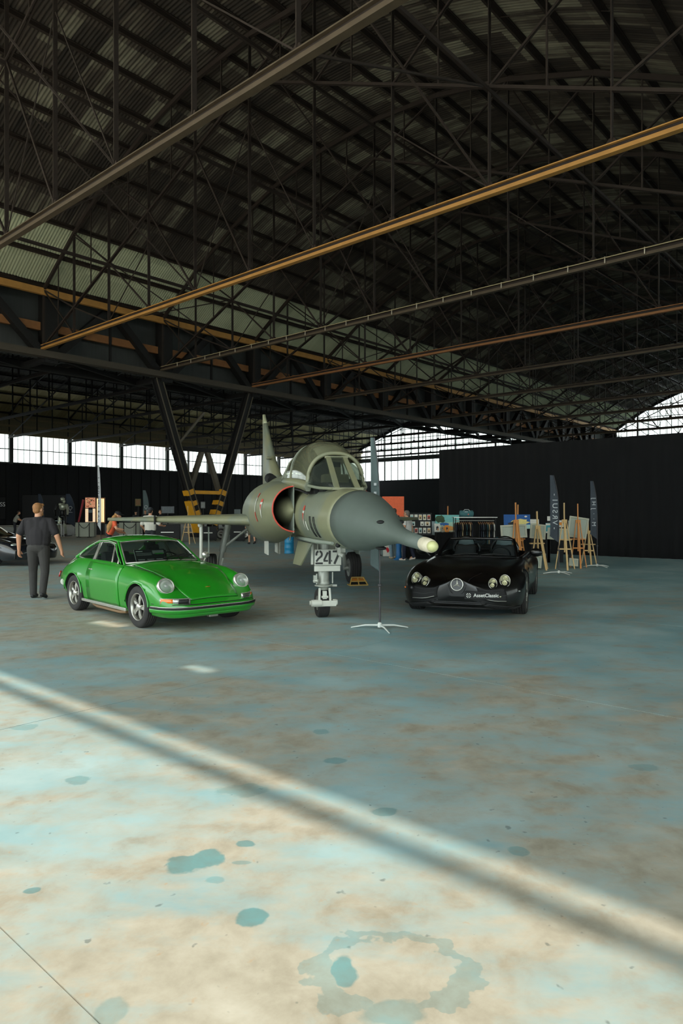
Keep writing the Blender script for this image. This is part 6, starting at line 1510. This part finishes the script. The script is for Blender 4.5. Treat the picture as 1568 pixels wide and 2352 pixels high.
# ---- clothes rack
RK = dp(1089, 1190, 20.6); rk = thing('clothes_rack', 'black clothes rack with a steel top rail behind the roadster', 'rack', (RK.x, RK.y, 0)); zr = RK.z
for s in (-1, 1):
    for y in (-.2, .2): MB().bar((s*.60, y, .02), (s*.60, y, zr), .022, .022).build('post', M_BLACK, rk)
    MB().bar((s*.60, -.26, .02), (s*.60, .26, .02), .03, .03).build('foot', M_BLACK, rk)
MB().box((0, 0, zr+.01), (1.30, .42, .018)).build('top_shelf', M_ALLOY, rk); MB().tube([(-.6, 0, zr-.09), (.6, 0, zr-.09)], .012, 8).build('rail', M_ALLOY, rk)
def garment(label, x, m_, tilt, wide=.42):
    g = thing('shirt_on_hanger', label, 'shirt', (RK.x + x, RK.y, 0), R(90), 'shirts on the rack'); zt = zr-.17
    MB().tube([(-.19, 0, zt-.03), (0, 0, zt+.03), (.19, 0, zt-.03)], .012, 6).build('hanger', M_WOODO, g); MB().tube([(0, 0, zt+.03), (0, 0, zt+.075), (.02, 0, zt+.09)], .004, 5).build('hook', M_ALLOY, g)
    c = MB()
    out = [(-.06, .02), (-.20, -.03), (-.27, -.20), (-.20, -.24), (-.185, -.62), (.185, -.62), (.20, -.24), (.27, -.20), (.20, -.03), (.06, .02)]
    rings = []
    for d in (-1, 1):
        rings.append([Vector((a*wide/.42, d*(.016+.01*math.sin(b*9)), zt + b)) for a, b in out])
    c.loft(rings, True, True, 0, False); c.build('garment', m_, g, bevel=.008)
gm = [mat('shirt_navy', srgb(28, 34, 46), .85, 0, .2, 9), mat('shirt_black', srgb(20, 21, 23), .85, 0, .2, 9), mat('shirt_slate', srgb(58, 68, 78), .85, 0, .2, 9), mat('shirt_tan', srgb(150, 132, 104), .85), mat('shirt_white', srgb(196, 196, 190), .85), mat('shirt_teal', srgb(44, 70, 74), .85)]
seqs = [(-.565, 0), (-.50, 1), (-.44, 0), (-.38, 3), (-.32, 1), (-.26, 5), (-.20, 1), (-.15, 3), (-.10, 0), (.12, 1), (.18, 0), (.24, 2), (.30, 1), (.36, 5), (.41, 3), (.46, 0), (.51, 1), (.56, 4)]
cn = {0: 'navy', 1: 'black', 2: 'slate', 3: 'tan', 4: 'white', 5: 'dark teal'}
ordn = ['first', 'second', 'third', 'fourth', 'fifth', 'sixth', 'seventh', 'eighth', 'ninth', 'tenth', 'eleventh', 'twelfth', 'thirteenth', 'fourteenth', 'fifteenth', 'sixteenth', 'seventeenth', 'eighteenth']
for i, (x, c) in enumerate(seqs): garment(f'{cn[c]} shirt on the clothes rack, {ordn[i]} from the left', x, gm[c], R(random.uniform(-7, 7)))
bg_ = thing('duffel_bag', 'teal duffel bag lying on top of the clothes rack', 'bag', (RK.x - .24, RK.y, zr+.02)); g = MB(); g.tube([(-.21, 0, .10), (-.19, 0, .10), (.19, 0, .10), (.21, 0, .10)], [.06, .10, .10, .06], 20, sy=.98); g.build('bag_body', mat('teal_bag_cloth', srgb(60, 104, 108), .7, 0, .2, 8), bg_)
MB().tube([(-.1, -.06, .17), (-.06, -.03, .225), (.06, -.03, .225), (.1, -.06, .17)], .01, 6).build('handle', M_LET, bg_); MB().box((.04, -.103, .08), (.03, .004, .035)).build('badge', M_RED, bg_); MB().box((-.02, -.085, .155), (.1, .004, .02)).build('print', M_LET, bg_)
hs = dp(1143, 1240, 19.4); sx = thing('stool', 'black stool holding a turquoise helmet behind the roadster', 'stool', (hs.x, hs.y, 0)); MB().lathe([(.001, hs.z-.06), (.15, hs.z-.06), (.15, hs.z-.10), (.001, hs.z-.10)], 20).build('seat', M_BLACK, sx)
for a in range(4): MB().bar((.2*math.cos(a*PI/2), .2*math.sin(a*PI/2), 0), (.1*math.cos(a*PI/2), .1*math.sin(a*PI/2), hs.z-.1), .025, .025).build('leg', M_BLACK, sx)
he = thing('helmet', 'turquoise half shell helmet behind the roadster windscreen', 'helmet', (hs.x, hs.y, hs.z-.06)); g = MB(); g.lathe([(.115, 0), (.118, .04), (.105, .085), (.07, .115), (.001, .125)], 24); g.build('shell', mat('turquoise_shell', srgb(60, 176, 206), .3, 0, .1, 8, coat=.5), he); MB().lathe([(.118, 0), (.122, .006), (.118, .012)], 24).build('rim', M_BLACK, he)

# ---- floor items near the jet
bp_ = gp(664, 1272); br = thing('barrel', 'bright blue barrel standing behind the jet nose gear', 'barrel', bp_); MB().lathe([(.001, 0), (.19, 0), (.195, .02), (.185, .04), (.185, .2), (.195, .215), (.185, .23), (.185, .41), (.195, .425), (.185, .44), (.185, .60), (.195, .63), (.18, .635), (.001, .62)], 28).build('drum', mat('blue_drum_paint', srgb(28, 128, 172), .4, 0, .15, 6), br); MB().lathe([(.03, .62), (.03, .645), (.001, .645)], 12, (.08, 0, 0)).build('bung', M_RUB, br)
jm = Matrix.Translation((-0.27, 10.3, 0)) @ Matrix.Rotation(R(-78), 4, 'Z'); cp = jm @ Vector((-4.42, 1.575, 0))
ch = thing('wheel_chock', 'yellow and black wheel chock in front of the jet main wheel', 'chock', cp, R(-78)); g = MB(); g.prism([(.12, -.20, .0), (.0, -.12, .17), (-.02, -.12, .17), (-.08, -.2, 0)], (0, .0, 0.001)) if False else None
for a, b in (((.13, -.2, .012), (.13, .2, .012)), ((.13, -.2, .012), (.0, -.13, .17)), ((.13, .2, .012), (.0, .13, .17)), ((.0, -.13, .17), (.0, .13, .17)), ((.13, 0, .012), (0, 0, .17)), ((-.10, -.2, .012), (-.10, .2, .012)), ((-.10, -.2, .012), (.13, -.2, .012)), ((-.10, .2, .012), (.13, .2, .012)), ((.065, -.16, .09), (.065, .16, .09))):
    MB().bar(a, b, .022, .022).build('bar', mat('worn_chock_yellow', srgb(196, 160, 84), .6), ch)
MB().add([(.06, -.155, .085), (.06, .155, .085), (.0, .12, .15), (.0, -.12, .15)], [(0, 1, 2, 3)]).build('upper_plate', mat('chock_orange', srgb(190, 120, 40), .6), ch, solid=.01)
MB().add([(.12, -.185, .012), (.12, .185, .012), (.07, .16, .08), (.07, -.16, .08)], [(0, 1, 2, 3)]).build('lower_plate', M_BLACK, ch, solid=.01)

# ---- left background stands
def counter(label, px0, px1, Y, ropes=True):
    x0, x1 = (px0-CX)/F_PX*Y, (px1-CX)/F_PX*Y; c = thing('counter', label, 'counter', ((x0+x1)/2, Y, 0), 0, 'grey stand counters'); w = x1-x0
    mt = mat('grey_counter_laminate', srgb(150, 154, 138), .6, 0, .06, 6)
    P = [(-w/2, .3), (-w/2, -.05), (-w*.15, -.3), (w*.25, -.3), (w/2, -.1), (w/2, .3)]
    MB().prism([(a, b, .02) for a, b in P], (0, 0, .90)).build('body', mt, c); MB().prism([(a*1.04, b*1.08, .92) for a, b in P], (0, 0, .03)).build('top', M_STEELD, c); MB().prism([(a*.96, b*.96, 0) for a, b in P], (0, 0, .02)).build('plinth', M_BLACK, c)
    return c
def barrier(label, pa, pb, Y):
    xa, xb = (pa-CX)/F_PX*Y, (pb-CX)/F_PX*Y; b = thing('rope_barrier', label, 'barrier', ((xa+xb)/2, Y, 0), 0, 'rope barriers'); w = xb-xa
    for s in (-1, 1):
        MB().tube([(s*w/2, 0, .02), (s*w/2, 0, .95)], .025, 10).build('post', M_BLACK, b); MB().lathe([(.14, 0), (.14, .015), (.03, .04)], 16, (s*w/2, 0, 0)).build('base', M_BLACK, b)
    MB().tube([(lerp(-w/2, w/2, i/10), 0, .88 - .30*4*(i/10)*(1-i/10)) for i in range(11)], .02, 8).build('rope', M_BLACK, b)
counter('left grey stand counter below the light box', 174, 217, 44.0); barrier('left rope barrier before the grey counter', 181, 205, 43.2)
counter('right grey stand counter below the jet wing', 274, 321, 44.0); barrier('right rope barrier before the grey counter', 284, 312, 43.2)
lb_ = thing('light_box', 'glowing collage light box with a black picture insert', 'light box', (dp(207, 1200, 48)).xy.to_3d()); Y = 48.0
def em(nm, c, s_): return mat(nm, srgb(*c), .6, 0, .5, 9, emit=srgb(*c), estr=s_)
MB().box((0, .1, 1.75), (.74, .12, 1.85)).build('housing', M_STEELD, lb_); MB().box((0, .03, 2.25), (.70, .02, .72)).build('picture', em('collage_glow', (196, 132, 100), .5), lb_); MB().box((0, .03, 1.35), (.70, .02, .98)).build('picture', em('facade_glow', (226, 196, 160), .7), lb_); MB().box((.02, .01, 1.42), (.30, .02, 1.0)).build('insert', M_BLACK, lb_); MB().box((.02, -.004, 1.66), (.26, .01, .22)).build('insert_screen', mat('pale_screen', srgb(120, 136, 140), .5), lb_)
for i in range(30):
    rn = random.Random(i); MB().box((rn.uniform(-.32, .32), .015, rn.uniform(1.92, 2.58)), (.07, .01, .06)).build('collage_tile', em('tile%d' % (i % 4), [(150, 60, 46), (90, 110, 70), (226, 190, 150), (70, 50, 44)][i % 4], .25), lb_)
MB().box((0, .1, .4), (.5, .3, .8)).build('plinth', M_BLACK, lb_)
wb = thing('wood_light_box', 'upright wooden light box with warm glowing strips beside the pale flag', 'light box', (dp(230, 1200, 48.2)).xy.to_3d()); MB().box((0, .1, 1.72), (.62, .12, 1.8)).build('housing', mat('oak_panel', srgb(170, 120, 74), .6), wb)
for x in (-.18, .05, .2): MB().box((x, .03, 1.72), (.12, .02, 1.65)).build('strip', em('warm_strip', (250, 214, 160), .9), wb)
MB().box((0, .1, .4), (.5, .3, .8)).build('plinth', M_BLACK, wb)
# generic metal figure
fg = thing('metal_figure', 'silver and black metal sculpture of a standing armoured figure', 'sculpture', (dp(143, 1232, 45.6)).xy.to_3d()); M_MET = mat('figure_silver', srgb(176, 180, 160), .35, .6, .4, 5); M_MET2 = mat('figure_black', srgb(30, 31, 30), .4, .5, .3, 5)
for nm, prim, m_ in (('helmet', [((0.05, -.1, 2.45), (.13, .17, .15)), ((.16, -.12, 2.3), (.08, .1, .12))], M_MET), ('chest', [((.02, 0, 1.95), (.25, .2, .26)), ((-.1, -.12, 2.1), (.12, .1, .1))], M_MET), ('waist', [((0, 0, 1.55), (.17, .15, .25))], M_MET2), ('hip', [((0, 0, 1.3), (.24, .18, .16))], M_MET2)):
    g = MB(); [g.ball(c, r_, 14, 8) for c, r_ in prim]; g.build(nm, m_, fg)
for s, kx in ((-1, -.1), (1, .22)):
    g = MB(); g.capsule((s*.3, -.02, 2.05), (s*.42, -.15, 1.7), .10, .07); g.capsule((s*.42, -.15, 1.7), (s*.40 + .1, -.38, 1.45), .08, .06); g.build('arm', M_MET if s > 0 else M_MET2, fg); hb = MB(); hand(hb, (s*.40 + .1, -.38, 1.45), (.3, -.5, -.8), (-s, 0, .2), .8, 1.3); hb.build('gauntlet', M_MET2, fg)
    g = MB(); g.capsule((s*.14, 0, 1.25), (s*.2, -.12, .72), .13, .10); g.build('thigh', M_MET2 if s > 0 else M_MET, fg); g = MB(); g.capsule((s*.2, -.12, .72), (s*.22, .05, .16), .11, .08); g.ball((s*.2, -.2, .76), .09); g.build('shin', M_MET, fg); g = MB(); g.capsule((s*.22, .06, .08), (s*.24, -.2, .06), .09, .06); g.build('boot', M_MET2, fg)
MB().box((0, 0, 0.02), (1.0, .8, .04)).build('base', M_BLACK, fg)
dt = thing('display_table', 'thin legged glass display table left of the metal figure', 'table', (dp(127, 1226, 44)).xy.to_3d()); MB().box((0, 0, 1.03), (1.0, .5, .03)).build('glass_top', mat('green_glass_top', srgb(110, 132, 132), .15, .2), dt); MB().box((0, 0, .8), (.95, .45, .02)).build('shelf', mat('green_glass_top', srgb(110, 132, 132), .15, .2), dt)
for sx_ in (-.47, .47):
    for sy_ in (-.22, .22): MB().tube([(sx_, sy_, 0), (sx_, sy_, 1.05)], .016, 6).build('leg', M_ALLOY, dt)
rs = thing('red_pole', 'slanted red pole leaning beside the light box', 'pole', (dp(174, 1226, 46.5)).xy.to_3d()); MB().tube([(0, 0, .01), (.48, .1, 2.45)], [.05, .08], 10).build('shaft', mat('deep_red_paint', srgb(150, 24, 40), .5), rs); MB().ball((0, 0, .05), .06).build('tip', M_BLACK, rs)
# wall posters, screens
def wall_sign(label, px, py, w, h, m_, Y, inner=None):
    c = dp(px, py, Y); o = thing('stand_board', label, 'board', (c.x, c.y, 0), 0, 'boards on the far stands'); MB().box((0, 0, c.z), (w, .06, h)).build('panel', m_, o); MB().box((0, .05, (c.z)/2), (.08, .05, c.z)).build('post', M_BLACK, o); MB().box((0, .05, .015), (.5, .4, .03)).build('base', M_BLACK, o)
    if inner: MB().box((0, -.035, c.z), (w*.8, .02, h*.75)).build('picture', inner, o)
wall_sign('small olive photo board left of the slate flag', 317, 1155, .40, .52, mat('olive_print', srgb(104, 100, 60), .7, 0, .5, 8), 49, mat('olive_print2', srgb(130, 96, 64), .7, 0, .6, 10))
wall_sign('pale poster board inside the V column', 466, 1161, .30, .46, mat('grey_print_b', srgb(120, 122, 120), .7), 47, mat('grey_print_c', srgb(160, 162, 158), .7, 0, .3, 8)); wall_sign('pale poster board right of the V column', 500, 1162, .30, .46, mat('grey_print_b', srgb(120, 122, 120), .7), 47, mat('grey_print_d', srgb(150, 152, 150), .7, 0, .3, 8))
wall_sign('dark grey screen with a pale picture above the jet wing', 385, 1172, .85, .46, mat('grey_screen', srgb(60, 66, 70), .4), 45, mat('dim_picture', srgb(90, 98, 102), .5, 0, .6, 6)); wall_sign('plain grey box sign left of the jet intake', 545, 1176, .42, .30, mat('grey_box', srgb(110, 120, 120), .6), 46)
wall_sign('wide black show wall panel behind the metal figure', 105, 1165, 3.4, 1.7, mat('black_panel', srgb(22, 22, 24), .6), 50); wall_sign('black board with white lettering at the left picture edge', -30, 1168, 2.6, 1.5, M_BLACK, 48)
o = [x for x in bpy.data.objects if x.name.startswith('stand_board')][-1]; cz_ = dp(0, 1160, 48).z
text_part('lettering', 'ESS', .42, mat('white_sign_print', srgb(230, 230, 230), .6), o, Matrix.Translation((1.02, -.05, cz_)) @ Matrix.Rotation(R(90), 4, 'X'), .004)
# motorcycle under the wing
mo = thing('motorcycle', 'red and black motorcycle parked beyond the jet wing', 'motorcycle', (dp(535, 1238, 40)).xy.to_3d(), R(20))
for x in (-.7, .7):
    MB().lathe([(.22, -.06), (.30, -.065), (.32, -.02), (.32, .02), (.30, .065), (.22, .06)], 24, (x, 0, .32), 'y').build('wheel', M_TIRE, mo); MB().lathe([(.22, -.03), (.05, -.04), (.05, .04), (.22, .03)], 20, (x, 0, .32), 'y').build('wheel_hub', M_ALLOY, mo)
g = MB(); g.capsule((.1, 0, .78), (.38, 0, .84), .13, .15); g.build('tank', mat('bike_red', srgb(150, 20, 24), .3, coat=.8), mo); g = MB(); g.capsule((-.55, 0, .82), (0, 0, .78), .09, .11); g.build('seat', M_BLACK, mo); g = MB(); g.ball((.05, 0, .45), (.3, .16, .2), 14, 8); g.build('engine', M_GEAR, mo)
g = MB(); g.tube([(.7, -.09, .32), (.48, -.09, .95)], .025, 8); g.tube([(.7, .09, .32), (.48, .09, .95)], .025, 8); g.tube([(.44, -.36, 1.0), (.5, -.1, .98), (.5, .1, .98), (.44, .36, 1.0)], .018, 6); g.build('fork', M_CHROME, mo); MB().ball((.62, 0, .88), (.1, .1, .1)).build('headlamp', M_LENS, mo); MB().tube([(.1, -.16, .3), (-.4, -.18, .3), (-.85, -.2, .38)], [.03, .035, .05], 8).build('exhaust', M_CHROME, mo); MB().bar((-.7, 0, .32), (-.1, 0, .5), .2, .06).build('swing_arm', M_BLACK, mo)
for lb2, px, py, Y, w, h in (('black equipment case below the jet wing', 478, 1246, 38, .95, .75), ('black equipment trolley left of the far person in shorts', 545, 1246, 37.5, .8, .85), ('black equipment case under the wing root, right of the white man', 385, 1243, 36, 1.3, .9)):
    c = dp(px, py, Y); t = thing('equipment_case', lb2, 'case', (c.x, c.y, 0), R(10)); MB().box((0, 0, h/2+.05), (w, .6, h)).build('box', M_BLACK, t, bevel=.02); MB().box((0, -.31, h*.6), (w*.5, .02, .05)).build('handle', M_ALLOY, t)
    for a in (-1, 1):
        for b in (-1, 1): MB().lathe([(.04, -.02), (.05, -.02), (.05, .02), (.04, .02)], 12, (a*w*.42, b*.24, .05), 'y').build('castor', M_RUB, t)
easel('wooden easel seen under the jet wing', (dp(432, 1250, 34.4)).xy.to_3d(), R(20), 1.9, M_WOOD, .35)
